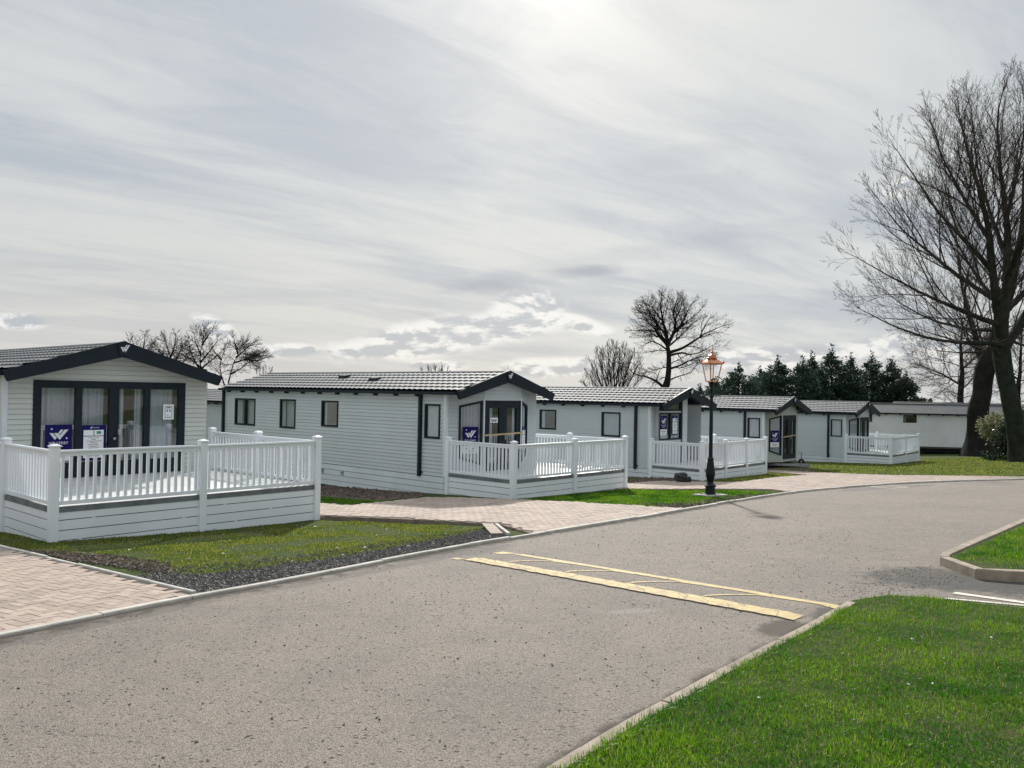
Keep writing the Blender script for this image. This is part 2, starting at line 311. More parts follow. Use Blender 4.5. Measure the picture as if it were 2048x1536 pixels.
# ------------------------------------------------------------------ mesh helpers
class MB:
    def __init__(s, oz=0.0): s.v = []; s.f = []; s.oz = oz
    def pt(s, p): s.v.append((p[0], p[1], p[2] + s.oz)); return len(s.v) - 1
    def poly(s, ps): s.f.append([s.pt(p) for p in ps])
    def box(s, x0, x1, y0, y1, z0, z1):
        i = [s.pt(p) for p in ((x0, y0, z0), (x1, y0, z0), (x1, y1, z0), (x0, y1, z0), (x0, y0, z1), (x1, y0, z1), (x1, y1, z1), (x0, y1, z1))]
        for q in ((3, 2, 1, 0), (4, 5, 6, 7), (0, 1, 5, 4), (1, 2, 6, 5), (2, 3, 7, 6), (3, 0, 4, 7)): s.f.append([i[k] for k in q])
    def hexa(s, p):   # 8 points, bottom 4 then top 4
        i = [s.pt(q) for q in p]
        for q in ((3, 2, 1, 0), (4, 5, 6, 7), (0, 1, 5, 4), (1, 2, 6, 5), (2, 3, 7, 6), (3, 0, 4, 7)): s.f.append([i[k] for k in q])
    def fbox(s, fr, s0, s1, n0, n1, z0, z1):    # box in a wall frame: fr = (origin2d, dir2d, normal2d)
        P = lambda a, n, z: (fr[0][0] + fr[1][0] * a + fr[2][0] * n, fr[0][1] + fr[1][1] * a + fr[2][1] * n, z)
        s.hexa([P(s0, n0, z0), P(s1, n0, z0), P(s1, n1, z0), P(s0, n1, z0), P(s0, n0, z1), P(s1, n0, z1), P(s1, n1, z1), P(s0, n1, z1)])
    def fprism(s, fr, pts, n0, n1):             # polygon (s,z) extruded along the wall normal
        P = lambda a, n, z: (fr[0][0] + fr[1][0] * a + fr[2][0] * n, fr[0][1] + fr[1][1] * a + fr[2][1] * n, z)
        k = len(pts); a = [s.pt(P(q[0], n0, q[1])) for q in pts]; b = [s.pt(P(q[0], n1, q[1])) for q in pts]
        s.f.append(a[::-1]); s.f.append(b)
        for i in range(k): s.f.append([a[i], a[(i + 1) % k], b[(i + 1) % k], b[i]])
    def tube(s, pts, rad, n=8, cap=True):
        pts = [Vector(p) for p in pts]; rings = []
        up = Vector((0.13, .27, .95)).normalized()
        for i, p in enumerate(pts):
            t = (pts[min(i + 1, len(pts) - 1)] - pts[max(i - 1, 0)]).normalized()
            a = t.cross(up)
            if a.length < .05: a = t.cross(Vector((1, 0, 0)))
            a.normalize(); b = t.cross(a)
            r = rad[i] if hasattr(rad, '__len__') else rad
            rings.append([s.pt(p + (a * math.cos(2 * math.pi * k / n) + b * math.sin(2 * math.pi * k / n)) * r) for k in range(n)])
        for q, w in zip(rings, rings[1:]):
            for k in range(n): s.f.append([q[k], q[(k + 1) % n], w[(k + 1) % n], w[k]])
        if cap: s.f.append(rings[0][::-1]); s.f.append(rings[-1])
    def lathe(s, prof, n=20, c=(0, 0)):
        rings = [[s.pt((c[0] + r * math.cos(2 * math.pi * k / n), c[1] + r * math.sin(2 * math.pi * k / n), z)) for k in range(n)] for r, z in prof]
        for q, w in zip(rings, rings[1:]):
            for k in range(n): s.f.append([q[k], q[(k + 1) % n], w[(k + 1) % n], w[k]])
        s.f.append(rings[0][::-1]); s.f.append(rings[-1])
    def build(s, name, mat, parent=None, smooth=False, loc=None, rz=0):
        me = bpy.data.meshes.new(name); me.from_pydata(s.v, [], s.f); me.materials.append(mat)
        if smooth: me.polygons.foreach_set('use_smooth', [True] * len(me.polygons))
        me.validate(); o = bpy.data.objects.new(name, me); COL.objects.link(o)
        if parent: o.parent = parent
        if loc is not None: o.location = loc; o.rotation_euler = (0, 0, rz)
        return o
def arrmesh(name, V, F, mat, parent=None, kind=None, smooth=False):
    """V (n,3), F (m,k) int arrays, all faces the same size"""
    me = bpy.data.meshes.new(name); V = np.ascontiguousarray(V, np.float32); F = np.ascontiguousarray(F, np.int32); k = F.shape[1]
    me.vertices.add(len(V)); me.vertices.foreach_set('co', V.ravel()); me.loops.add(F.size); me.loops.foreach_set('vertex_index', F.ravel())
    me.polygons.add(len(F)); me.polygons.foreach_set('loop_start', np.arange(0, F.size, k, dtype=np.int32)); me.polygons.foreach_set('loop_total', np.full(len(F), k, np.int32))
    me.polygons.foreach_set('use_smooth', np.full(len(F), bool(smooth)))
    me.update(calc_edges=True); me.validate(); me.materials.append(mat)
    o = bpy.data.objects.new(name, me); COL.objects.link(o)
    if parent: o.parent = parent
    if kind: o['kind'] = kind
    return o
def tag(o, label, cat, group=None):
    o['label'] = label; o['category'] = cat
    if group: o['group'] = group
    return o
def empty(name, loc, rz=0):
    o = bpy.data.objects.new(name, None); COL.objects.link(o); o.location = loc; o.rotation_euler = (0, 0, rz); o.empty_display_size = .3
    return o
def inpoly(x, y, poly):
    x = np.asarray(x); y = np.asarray(y); r = np.zeros(x.shape, bool); n = len(poly)
    for i in range(n):
        x0, y0 = poly[i]; x1, y1 = poly[(i + 1) % n]
        c = ((y0 > y) != (y1 > y)) & (x < (x1 - x0) * (y - y0) / ((y1 - y0) if y1 != y0 else 1e-12) + x0); r ^= c
    return r
def densify(poly, step, closed=True):
    out = []; n = len(poly)
    for i in range(n if closed else n - 1):
        a = np.array(poly[i]); b = np.array(poly[(i + 1) % n]); k = max(1, int(np.hypot(*(b - a)) / step))
        for j in range(k): out.append(tuple(a + (b - a) * j / k))
    if not closed: out.append(tuple(poly[-1]))
    return out
def sheet(name, poly, off, mat, step=.4, kind='structure', skirt=0, fine=None):
    """a draped sheet filling poly; off is a number or f(x,y)"""
    P = densify(poly, step); xs = np.array(P)
    gx, gy = np.meshgrid(np.arange(xs[:, 0].min() + step / 2, xs[:, 0].max(), step), np.arange(xs[:, 1].min() + step / 2, xs[:, 1].max(), step))
    gx, gy = gx.ravel(), gy.ravel(); m = inpoly(gx, gy, P); gx, gy = gx[m], gy[m]
    pts = [Vector(p) for p in P] + [Vector((a, b)) for a, b in zip(gx, gy)]
    v, e, f, *_ = delaunay_2d_cdt(pts, [], [list(range(len(P)))], 1, 1e-4)
    o = off if callable(off) else (lambda x, y: off)
    co = [(p.x, p.y, g1(p.x, p.y) + o(p.x, p.y)) for p in v]
    mb = MB(); mb.v = co; mb.f = [list(q) for q in f]
    if skirt:
        n = len(P); b0 = len(mb.v)
        for p in P: mb.v.append((p[0], p[1], g1(*p) + o(*p)))
        for p in P: mb.v.append((p[0], p[1], g1(*p) - skirt))
        for i in range(n): mb.f.append([b0 + i, b0 + n + i, b0 + n + (i + 1) % n, b0 + (i + 1) % n])
    ob = mb.build(name, mat)
    if kind: ob['kind'] = kind
    return ob
def catmull(P, step):
    P = [np.array(p, float) for p in P]; out = []
    for i in range(len(P) - 1):
        p0 = P[max(i - 1, 0)]; p1 = P[i]; p2 = P[i + 1]; p3 = P[min(i + 2, len(P) - 1)]
        k = max(1, int(np.hypot(*(p2 - p1)) / step))
        for j in range(k):
            t = j / k; out.append(tuple(.5 * ((2 * p1) + (-p0 + p2) * t + (2 * p0 - 5 * p1 + 4 * p2 - p3) * t * t + (-p0 + 3 * p1 - 3 * p2 + p3) * t ** 3)))
    out.append(tuple(P[-1])); return out
def offset_line(L, d):      # to the left of travel for d>0
    L = np.array(L); T = np.gradient(L, axis=0); T /= np.linalg.norm(T, axis=1)[:, None]
    return [tuple(q) for q in L + np.c_[-T[:, 1], T[:, 0]] * d]

# ------------------------------------------------------------------ ground, road, kerbs, paving
def build_ground():
    xs = np.concatenate([-np.geomspace(1200, 62, 14), np.arange(-60, 60.1, .6), np.geomspace(62, 1200, 14)])
    ys = np.concatenate([-np.geomspace(400, 12, 10), np.arange(-10, 70.1, .6), np.geomspace(72, 2000, 24)])
    X, Y = np.meshgrid(xs, ys); Z = gz(X, Y); n, m = X.shape
    idx = np.arange(n * m).reshape(n, m)
    F = np.stack([idx[:-1, :-1], idx[:-1, 1:], idx[1:, 1:], idx[1:, :-1]], -1).reshape(-1, 4)
    arrmesh('ground', np.stack([X, Y, Z], -1).reshape(-1, 3), F, TURF, kind='structure', smooth=True)
build_ground()
KL = [(-9.6, -4.0), (-6.3, 2.3), (-4.75, 5.35), (-3.95, 6.75), (-3.1, 8.1), (-2.62, 8.75), (-1.92, 9.82), (-1.33, 10.75), (-.55, 11.87), (.47, 13.1), (1.65, 14.5), (2.7, 15.75), (3.75, 17.1), (4.75, 18.4), (5.5, 19.3), (7.2, 21.3), (8.5, 22.6), (9.8, 23.65), (10.65, 24.25), (11.8, 24.95), (13.1, 25.6), (14.2, 26.05), (16.8, 26.84), (20, 27.5), (32, 29.0), (48, 30.2)]
KLc = catmull(KL, .35)
KR = [(-5.0, -3.2), (-1.9, 1.0), (-.45, 3.05), (.26, 4.05), (.69, 4.64), (1.15, 5.21), (1.74, 5.96), (2.46, 6.82), (3.20, 7.76)]
KRc = catmull(KR, .3)
sheet('road', KLc + [(48, 2), (20, -9), (-5, -9)], .012, ASPH, .6)
def kerb(name, line, side, width, top, mat, bottom=-.1, unit=.915, seedv=1, straight=False):
    """stones butted along the line; side=+1 puts them to the left of travel"""
    L = np.array(densify(line, .06, False) if straight else catmull(line, .06)); D = np.r_[0, np.cumsum(np.linalg.norm(np.diff(L, axis=0), axis=1))]
    rr = random.Random(seedv); mb = MB(); s = 0
    f = lambda q: np.array([np.interp(q, D, L[:, 0]), np.interp(q, D, L[:, 1])])
    while s + .1 < D[-1]:
        e = min(s + unit, D[-1]); a = s + .004; b = e - .004; k = 3; dz = rr.uniform(-.006, .006); dn = rr.uniform(-.004, .004)
        prev = None
        for i in range(k + 1):
            q = a + (b - a) * i / k; p = f(q); t = f(min(q + .05, D[-1])) - f(max(q - .05, 0)); t /= np.hypot(*t); nrm = np.array([-t[1], t[0]]) * side
            z = g1(*p) + dz; ch = .008
            ring = [(0, bottom), (0, top - ch), (ch, top), (width - ch, top), (width, top - ch), (width, bottom)]
            cur = [mb.pt((p[0] + nrm[0] * (w + dn), p[1] + nrm[1] * (w + dn), z + h)) for w, h in ring]
            if prev:
                for j in range(6): mb.f.append([prev[j], prev[(j + 1) % 6], cur[(j + 1) % 6], cur[j]])
            else: mb.f.append(cur)
            prev = cur
        mb.f.append(prev[::-1]); s = e
    o = mb.build(name, mat); o['kind'] = 'structure'; return o
kerb('kerb', KL, 1, .075, .05, KERBM)
kerb('kerb', KR, -1, .09, .045, KERBD, seedv=2)
ISL = [(30, 24.5), (12, 16.9), (8.9, 14.2), (7.22, 12.30), (5.24, 10.06), (5.14, 9.0), (5.52, 8.80), (9.5, 8.2), (30, 6.5)]
kerb('island_kerb', ISL, 1, .11, .125, KERBD, seedv=3, straight=True)
EDR = [(3.25, 7.80), (3.73, 8.06), (4.05, 7.95), (4.31, 7.70), (4.72, 7.44), (7.6, 5.7), (12, 2.5)]
kerb('path_edging', EDR[1:], -1, .09, .035, CONC, seedv=4)
LAWN = offset_line(KRc, -.085) + EDR[:1] + EDR[1:] + [(12, -8), (-4.9, -8)]
lawn_off = lambda x, y: .038
sheet('lawn', LAWN, lawn_off, TURF, .35)
ISLi = offset_line(densify(ISL, .4, False), .10)
sheet('island_lawn', ISLi, .105, TURF, .5)

def offs_d2(x, y): return .036 + .055 * min(1, max(0, (1.1 * (y - 13.2) - 1.0 * (x - .1)) / 4.5))
def herring(name, poly, off, ang, origin, border=None, w=.1):
    """herringbone block paving: real blocks, each an island of one mesh"""
    P = np.array(poly); c, s = math.cos(ang), math.sin(ang); o = np.array(origin)
    q = (P - o) @ np.array([[c, -s], [s, c]])
    lo = q.min(0) / w - 4; hi = q.max(0) / w + 4
    rects = []
    for i in range(int(lo[0] + lo[1]) - 4, int(hi[0] + hi[1]) + 4):
        for j in range(-400, 400):
            # lattice a=(1,1), b=(2,-2)
            ax = None
            a = i; bx = j
            X = a + 2 * bx; Y = a - 2 * bx
            if X < lo[0] or X > hi[0] or Y < lo[1] or Y > hi[1]: continue
            rects.append((X, Y, 2, 1)); rects.append((X, Y + 1, 1, 2))
    rects = np.array(rects, float); g = .016
    cen = (rects[:, :2] + rects[:, 2:] / 2) * w; W = cen @ np.array([[c, s], [-s, c]]) + o
    def inside(dx, dy): return inpoly(W[:, 0] + dx, W[:, 1] + dy, poly)
    ok = inside(0, 0)
    if border:
        for dx, dy in ((border, 0), (-border, 0), (0, border), (0, -border)): ok &= inside(dx, dy)
    rects = rects[ok]; V = []; F = []
    for (X, Y, a, b) in rects:
        x0, y0, x1, y1 = (X + g) * w, (Y + g) * w, (X + a - g) * w, (Y + b - g) * w; ch = .0025
        base = len(V); dz = random.uniform(-.002, .002)
        for (px, py, zz) in ((x0, y0, -.02), (x1, y0, -.02), (x1, y1, -.02), (x0, y1, -.02), (x0 + ch, y0 + ch, 0), (x1 - ch, y0 + ch, 0), (x1 - ch, y1 - ch, 0), (x0 + ch, y1 - ch, 0)):
            wx = px * c - py * s + o[0]; wy = px * s + py * c + o[1]; V.append((wx, wy, zz + dz))
        F += [[base + k for k in t] for t in ((4, 5, 6, 7), (0, 1, 5, 4), (1, 2, 6, 5), (2, 3, 7, 6), (3, 0, 4, 7))]
    V = np.array(V); V[:, 2] += gz(V[:, 0], V[:, 1]) + np.array([off(x, y) for x, y in V[:, :2]])
    ob = arrmesh(name, V, np.array(F), BRICK); ob['kind'] = 'structure'; return ob
def course(name, line, side, d0, off, bl=.2, bw=.1, across=False):
    L = np.array(catmull(line, .05)); D = np.r_[0, np.cumsum(np.linalg.norm(np.diff(L, axis=0), axis=1))]
    f = lambda q: np.array([np.interp(q, D, L[:, 0]), np.interp(q, D, L[:, 1])]); mb = MB(); s = 0
    while s + bl < D[-1]:
        a, b = s + .003, s + bl - .003; pa, pb = f(a), f(b); t = (pb - pa) / np.hypot(*(pb - pa)); nrm = np.array([-t[1], t[0]]) * side
        pts = [pa + nrm * (d0 + .003), pb + nrm * (d0 + .003), pb + nrm * (d0 + bw - .003), pa + nrm * (d0 + bw - .003)]; dz = random.uniform(-.002, .002)
        Z = [g1(*p) + off(*p) + dz for p in pts]
        mb.hexa([(p[0], p[1], z - .02) for p, z in zip(pts, Z)] + [(p[0], p[1], z) for p, z in zip(pts, Z)]); s += bl
    o = mb.build(name, BRICK); o['kind'] = 'structure'; return o
KO = offset_line(KLc, .078); KOa = np.array(KO)
def kslice(ya, yb): return [p for p in KO if ya <= p[1] <= yb]
e0 = .033
# driveway beside the nearest veranda
d1k = kslice(-3.5, 8.16); D1 = d1k + [(-3.22, 8.30), (-7.2, 11.63), (-13.5, 16.9), (-19, 8)]
sheet('paved_drive', D1, e0 - .014, SAND, .4); herring('paving_blocks', D1, lambda x, y: e0, R(57), (-4, 6.7), .06)
course('paving_border', [p for p in offset_line(KLc, .08) if 1.5 < p[1] < 8.1], 1, 0, lambda x, y: e0 + .004)
kerb('path_edging', [(-3.2, 8.32), (-5.2, 9.98), (-7.2, 11.63), (-13.5, 16.9)], -1, .05, .045, CONC, seedv=5)
# middle driveway, standing a little above the grass on its near side
d2k = kslice(13.05, 17.2)
D2 = d2k + [(3.0, 17.52), (1.77, 18.15), (.25, 18.93), (-1.55, 19.62), (-2.0, 19.63), (-3.5, 17.95), (-4.3, 18.5), (-6.5, 20.2), (-6.6, 17.6), (-3.72, 16.08), (-.17, 14.48)]
sheet('paved_drive', D2, lambda x, y: offs_d2(x, y) - .016, SAND, .4, skirt=.15)
herring('paving_blocks', D2, offs_d2, R(50), (0, 15), .07)
course('paving_border', d2k, 1, .0, lambda x, y: offs_d2(x, y) + .002)
course('paving_border', [(-.17, 14.48), (.03, 13.12)], 1, -.32, lambda x, y: offs_d2(x, y) + .004, .1, .2)
kerb('path_edging', [(-.2, 14.47), (.02, 13.10)], -1, .06, .055, CONC, seedv=6)
# the long far driveway
d3k = kslice(21.62, 29.6)
D3 = d3k + [(40, 31.0), (30, 29.9), (20, 28.6), (17.5, 28.3), (15.4, 29.05), (13.7, 29.35), (12.5, 30.4), (10.6, 33.0), (9.9, 32.2), (10.75, 29.7), (8.9, 28.2), (7.3, 26.15), (6.17, 26.25), (4.78, 26.5), (3.5, 25.2), (1.2, 25.4), (.4, 24.2), (3.25, 22.95), (4.26, 22.83), (5.7, 23.0), (7.2, 22.75)]
sheet('paved_drive', D3, e0 - .012, SAND, .6, skirt=.12)
herring('paving_blocks', D3, lambda x, y: e0 + .004, R(48), (7, 24), .05)
def dirt(name, L, side, w, seed):
    m = MATS.get('kerbside_dirt')
    if m is None:
        m, nt, b = newmat('kerbside_dirt'); P = wpos(nt); b.inputs['Base Color'].default_value = (.075, .062, .05, 1); b.inputs['Roughness'].default_value = .95
        at_ = nn(nt, 'ShaderNodeAttribute', attribute_name='edge'); f = mth(nt, 'ADD', at_.outputs['Fac'], mth(nt, 'MULTIPLY', mth(nt, 'SUBTRACT', noise(nt, P, 5, 6, .7), .5), 1.6))
        nt.links.new(smooth(nt, f, .45, 1.0, 0, .70), b.inputs['Alpha'])
    L = np.array(densify(L, .12, False)); T = np.gradient(L, axis=0); T /= np.linalg.norm(T, axis=1)[:, None]; N = np.c_[-T[:, 1], T[:, 0]] * side; V = []; F = []; E_ = []
    for i in range(len(L)):
        for j, q in enumerate((0, .35, .7, 1.0)): p = L[i] + N[i] * w * q; V.append((p[0], p[1], g1(*p) + .017)); E_.append(1 - q)
        if i:
            for j in range(3): F.append([4 * i - 4 + j, 4 * i + j, 4 * i + j + 1, 4 * i - 3 + j])
    o = arrmesh(name, np.array(V), np.array(F), m, kind='structure'); a = o.data.attributes.new('edge', 'FLOAT', 'POINT'); a.data.foreach_set('value', np.array(E_, np.float32))
dirt('road_dirt', [p for p in KLc if 0 < p[1] < 28], -1, .42, 1)
dirt('road_dirt', [p for p in KRc if p[1] > 0], 1, .16, 2)
# bare and stony ground
SOIL4 = [(10.2, 33.2), (11.6, 31.9), (13.0, 35.2), (13.6, 36.9), (11.9, 38.0), (10.6, 35.0)]
GRV = [p for p in KO if 8.25 <= p[1] <= 12.95] + [(-.1, 13.25), (-.3, 14.2), (-.75, 13.4), (-1.6, 11.9), (-2.3, 10.75), (-3.0, 10.0), (-3.6, 9.5), (-4.1, 9.55), (-4.3, 9.35), (-3.25, 8.42)]
sheet('gravel_strip', GRV, .012, GRAVEL, .25)
sheet('soil_patch', [(-6.4, 26.6), (-4.3, 23.9), (-2.1, 21.35), (-2.4, 20.35), (-3.2, 19.5), (-4.8, 21.0), (-6.5, 23.2)], .010, SOIL, .4)
sheet('soil_patch', [(2.9, 25.2), (4.75, 28.3), (6.3, 27.0), (6.0, 26.35), (4.8, 26.55), (3.5, 25.25)], .012, SOIL, .4)
sheet('soil_patch', [(2.9, 17.55), (4.0, 17.6), (5.0, 18.85), (5.9, 20.0), (6.7, 21.0), (6.2, 21.4), (5.2, 20.1), (4.2, 18.9), (3.3, 18.2), (2.4, 18.2)], .012, SOIL, .3)
sheet('soil_patch', [(-3.9, 9.6), (-5.6, 10.6), (-6.4, 11.2), (-6.8, 11.5), (-6.3, 11.6), (-5.2, 10.9), (-4.3, 10.3)], .012, SOIL, .2)
sheet('soil_patch', SOIL4, .012, SOIL, .4)
sheet('concrete_pad', [(4.62, 20.86), (4.95, 20.36), (5.5, 20.72), (5.17, 21.22)], .045, CONC, .3, skirt=.1)

def pebbles(name, poly, n, smin, smax, mat, off=.015, flat=.6, maxy=None, dens=None):
    P = np.array(poly); lo, hi = P.min(0), P.max(0); pts = []
    while len(pts) < n:
        q = RNG.uniform(lo, hi, (n * 3, 2)); q = q[inpoly(q[:, 0], q[:, 1], poly)]
        pts += list(q)
    pts = np.array(pts[:n]); base = np.array([(1, 0, 0), (-.5, .87, 0), (-.5, -.87, 0), (.3, .2, 1), (.0, .0, -.7)]); faces = np.array([(0, 1, 3), (1, 2, 3), (2, 0, 3), (1, 0, 4), (2, 1, 4), (0, 2, 4)])
    sc = RNG.uniform(smin, smax, n) ** 1.0; an = RNG.uniform(0, 6.28, n); jit = RNG.uniform(.6, 1.3, (n, 5, 3))
    B = base[None] * jit * sc[:, None, None]; ca, sa = np.cos(an)[:, None], np.sin(an)[:, None]
    V = np.stack([B[..., 0] * ca - B[..., 1] * sa, B[..., 0] * sa + B[..., 1] * ca, B[..., 2] * flat], -1)
    V[..., 0] += pts[:, :1]; V[..., 1] += pts[:, 1:]; V[..., 2] += (gz(pts[:, 0], pts[:, 1]) + off)[:, None]
    F = (faces[None] + 5 * np.arange(n)[:, None, None]).reshape(-1, 3)
    return arrmesh(name, V.reshape(-1, 3), F, mat, kind='stuff')
pebbles('gravel_chippings', GRV, 9000, .008, .024, GRAVS)
pebbles('gravel_chippings', [(-3.3, 8.6), (-.3, 13.2), (-.4, 14.3), (-1.5, 13.0), (-2.8, 11.2), (-3.9, 10.2), (-4.9, 10.3)], 2600, .006, .02, GRAVS)
pebbles('soil_clods', [(-6.3, 26.3), (-4.3, 23.7), (-2.2, 21.35), (-2.4, 20.5), (-3.2, 19.8), (-4.8, 21.2), (-6.3, 23.2)], 900, .02, .08, SOILC)
pebbles('soil_clods', [(2.9, 17.55), (4.0, 17.6), (5.9, 20.0), (6.7, 21.0), (6.2, 21.4), (4.2, 18.9), (2.4, 18.2)], 900, .015, .05, SOILC)
pebbles('soil_clods', [(-3.9, 9.5), (-5.6, 10.5), (-6.8, 11.5), (-5.2, 11.0), (-4.3, 10.4)], 900, .01, .035, SOILC)
pebbles('soil_clods', [(2.9, 25.2), (4.75, 28.3), (6.3, 27.0), (6.0, 26.35), (4.8, 26.55), (3.5, 25.25)], 350, .03, .09, SOILC)
pebbles('road_grit', [(-3.0, 2), (-3.6, 7.1), (-1.2, 10.7), (3.0, 15.8), (6, 17), (5.0, 9.8), (3.0, 7.9), (.2, 4.3)], 900, .004, .013, GRAVS, .016)
pebbles('junction_grit', [(3.3, 7.95), (5.0, 8.9), (5.1, 9.9), (4.3, 9.6), (3.2, 8.3)], 500, .003, .010, GRAVS, .016)
pebbles('pale_litter', [(-7, 11.5), (-2.5, 9.6), (-.8, 13.2), (-4, 15.5)], 18, .015, .04, CONC, .035, .3)
pebbles('pale_litter', [(.8, 4.4), (3.2, 7.5), (7, 5), (4, 3.2)], 16, .006, .015, PAPER, .075, .5)
# painted frame round an old patch by the far kerb
mbp = MB(); fp = [(10.42, 23.82), (11.15, 24.28), (11.45, 23.55), (10.75, 23.1)]
for i in range(4):
    a, b = np.array(fp[i]), np.array(fp[(i + 1) % 4]); c = np.mean(fp, 0)
    q = [a, b, b + (c - b) * .16, a + (c - a) * .16]; mbp.poly([(p[0], p[1], g1(*p) + .018) for p in q])
o = mbp.build('road_marking', WPAINT); o['kind'] = 'structure'
def stripe(mb, pts, widths, dz):
    L = np.array(pts, float); T = np.gradient(L, axis=0); T /= np.linalg.norm(T, axis=1)[:, None]; N = np.c_[-T[:, 1], T[:, 0]]; ids = []
    for p, n, w in zip(L, N, widths):
        a, b = p + n * w / 2, p - n * w / 2; ids.append((mb.pt((*a, g1(*a) + dz(*a))), mb.pt((*b, g1(*b) + dz(*b)))))
    for (a, b), (c, d) in zip(ids, ids[1:]): mb.f.append([a, b, d, c])
mbw = MB(); stripe(mbw, densify([(4.48, 8.26), (4.95, 7.72), (7.5, 6.2)], .2, False), [.10] * 30, lambda x, y: .018)
stripe(mbw, densify([(4.24, 7.98), (4.86, 7.60), (7.45, 5.98)], .2, False), [.055] * 30, lambda x, y: .022)
o = mbw.build('road_marking', WPAINT); o['kind'] = 'structure'

# ------------------------------------------------------------------ speed hump
def hump():
    A = np.array([-.34, 10.9]); B = np.array([2.86, 7.28]); L = np.hypot(*(B - A)); t = (B - A) / L; n = np.array([-t[1], t[0]])  # n points away from viewer
    half = .47; hgt = .034
    root = empty('speed_hump', (*A, g1(*A)))
    prof = lambda q: .014 + hgt * max(0, 1 - (q / half) ** 2) ** 1.0 - (.02 if abs(q) > half * .98 else 0)
    mb = MB(); nu, nv = 40, 14; ids = []
    for i in range(nu + 1):
        row = []
        for j in range(nv + 1):
            q = -half + 2 * half * j / nv; s = L * i / nu; p = A + t * s + n * q; e = min(1, min(s, L - s) / .25)
            row.append(mb.pt((p[0] - A[0], p[1] - A[1], g1(*p) - g1(*A) + .012 + (prof(q) - .012) * e)))
        ids.append(row)
    for i in range(nu):
        for j in range(nv): mb.f.append([ids[i][j], ids[i + 1][j], ids[i + 1][j + 1], ids[i][j + 1]])
    body = mb.build('hump_body', ASPH, root)
    def band(mb2, q0, q1, s0, s1, wob, broken=()):
        k = 60
        def P(s, q):
            p = A + t * s + n * q; e = min(1, max(0, min(s, L - s) / .25)); return (p[0] - A[0], p[1] - A[1], g1(*p) - g1(*A) + .012 + (prof(q) - .012) * e + .005)
        prev = None
        for i in range(k + 1):
            s = s0 + (s1 - s0) * i / k; w0 = random.uniform(-wob, wob); w1 = random.uniform(-wob, wob)
            f0 = q0 if not callable(q0) else q0(s); f1 = q1 if not callable(q1) else q1(s); m_ = (f0 + f1) / 2
            cur = (P(s, f0 + w0), P(s, m_), P(s, f1 + w1))
            if prev and not any(a < s < b for a, b in broken): mb2.poly([prev[0], cur[0], cur[1], prev[1]]); mb2.poly([prev[1], cur[1], cur[2], prev[2]])
            prev = cur
    m1 = MB(); band(m1, -.42, -.25, .12, L - .12, .011); band(m1, -.45, -.36, -.12, .06, .02); m1.build('painted_band', YPAINT, body)
    m2 = MB(); band(m2, .25, .44, -.1, L - .05, .010, ((.3, .36),)); m2.build('painted_band', YPAINT, body)
    for k, s0 in enumerate((.75, 1.75, 2.7, 3.65)):
        m3 = MB()
        band(m3, lambda s: -.25 + .44 * max(0, (s - s0)) / .35 * (1 if s < s0 + .35 else 0) if s < s0 + .35 else .20, lambda s: -.17 + .44 * max(0, (s - s0)) / .35 if s < s0 + .35 else .28, s0, s0 + .34, .006)
        band(m3, lambda s: .19 + .10 * (s - s0 - .35), lambda s: .26 + .10 * (s - s0 - .35), s0 + .34, s0 + .95, .008)
        m3.build('painted_arrow', YPAINT, body)
    tag(root, 'low tarmac speed hump with cracked yellow bands across the road', 'speed hump')
hump()

# ------------------------------------------------------------------ writing and logos
def text_mesh(txt, size):
    cu = bpy.data.curves.new('t', 'FONT'); cu.body = txt; cu.size = size; cu.align_x = 'CENTER'; cu.align_y = 'CENTER'; cu.space_character = 1.05
    ob = bpy.data.objects.new('t', cu); COL.objects.link(ob); dg = bpy.context.evaluated_depsgraph_get(); me = bpy.data.meshes.new_from_object(ob.evaluated_get(dg))
    V = [tuple(v.co) for v in me.vertices]; F = [list(p.vertices) for p in me.polygons]
    bpy.data.objects.remove(ob); bpy.data.curves.remove(cu); bpy.data.meshes.remove(me); return V, F
TXT = {}
LOGO = [[(0, .68), (.155, .68), (.36, .25), (.27, .02)], [(.20, .68), (.43, .68), (.53, .50), (.74, .98), (.98, .98), (.535, 0)], [(.46, .70), (.60, .98), (.70, .98), (.55, .64), (.50, .62)]]
LOGO = [[(0, .68), (.165, .68), (.395, .22), (.29, .0)], [(.225, .68), (.44, .68), (.56, .46), (.80, 1.0), (1.0, 1.0), (.545, .0)], [(.475, .70), (.59, 1.0), (.73, 1.0), (.585, .62), (.54, .56)]]
def logo(mb, fr, s, z, w, h, n):
    for poly in LOGO: mb.fprism(fr, [(s + p[0] * w, z + p[1] * h) for p in poly], n, n + .003)

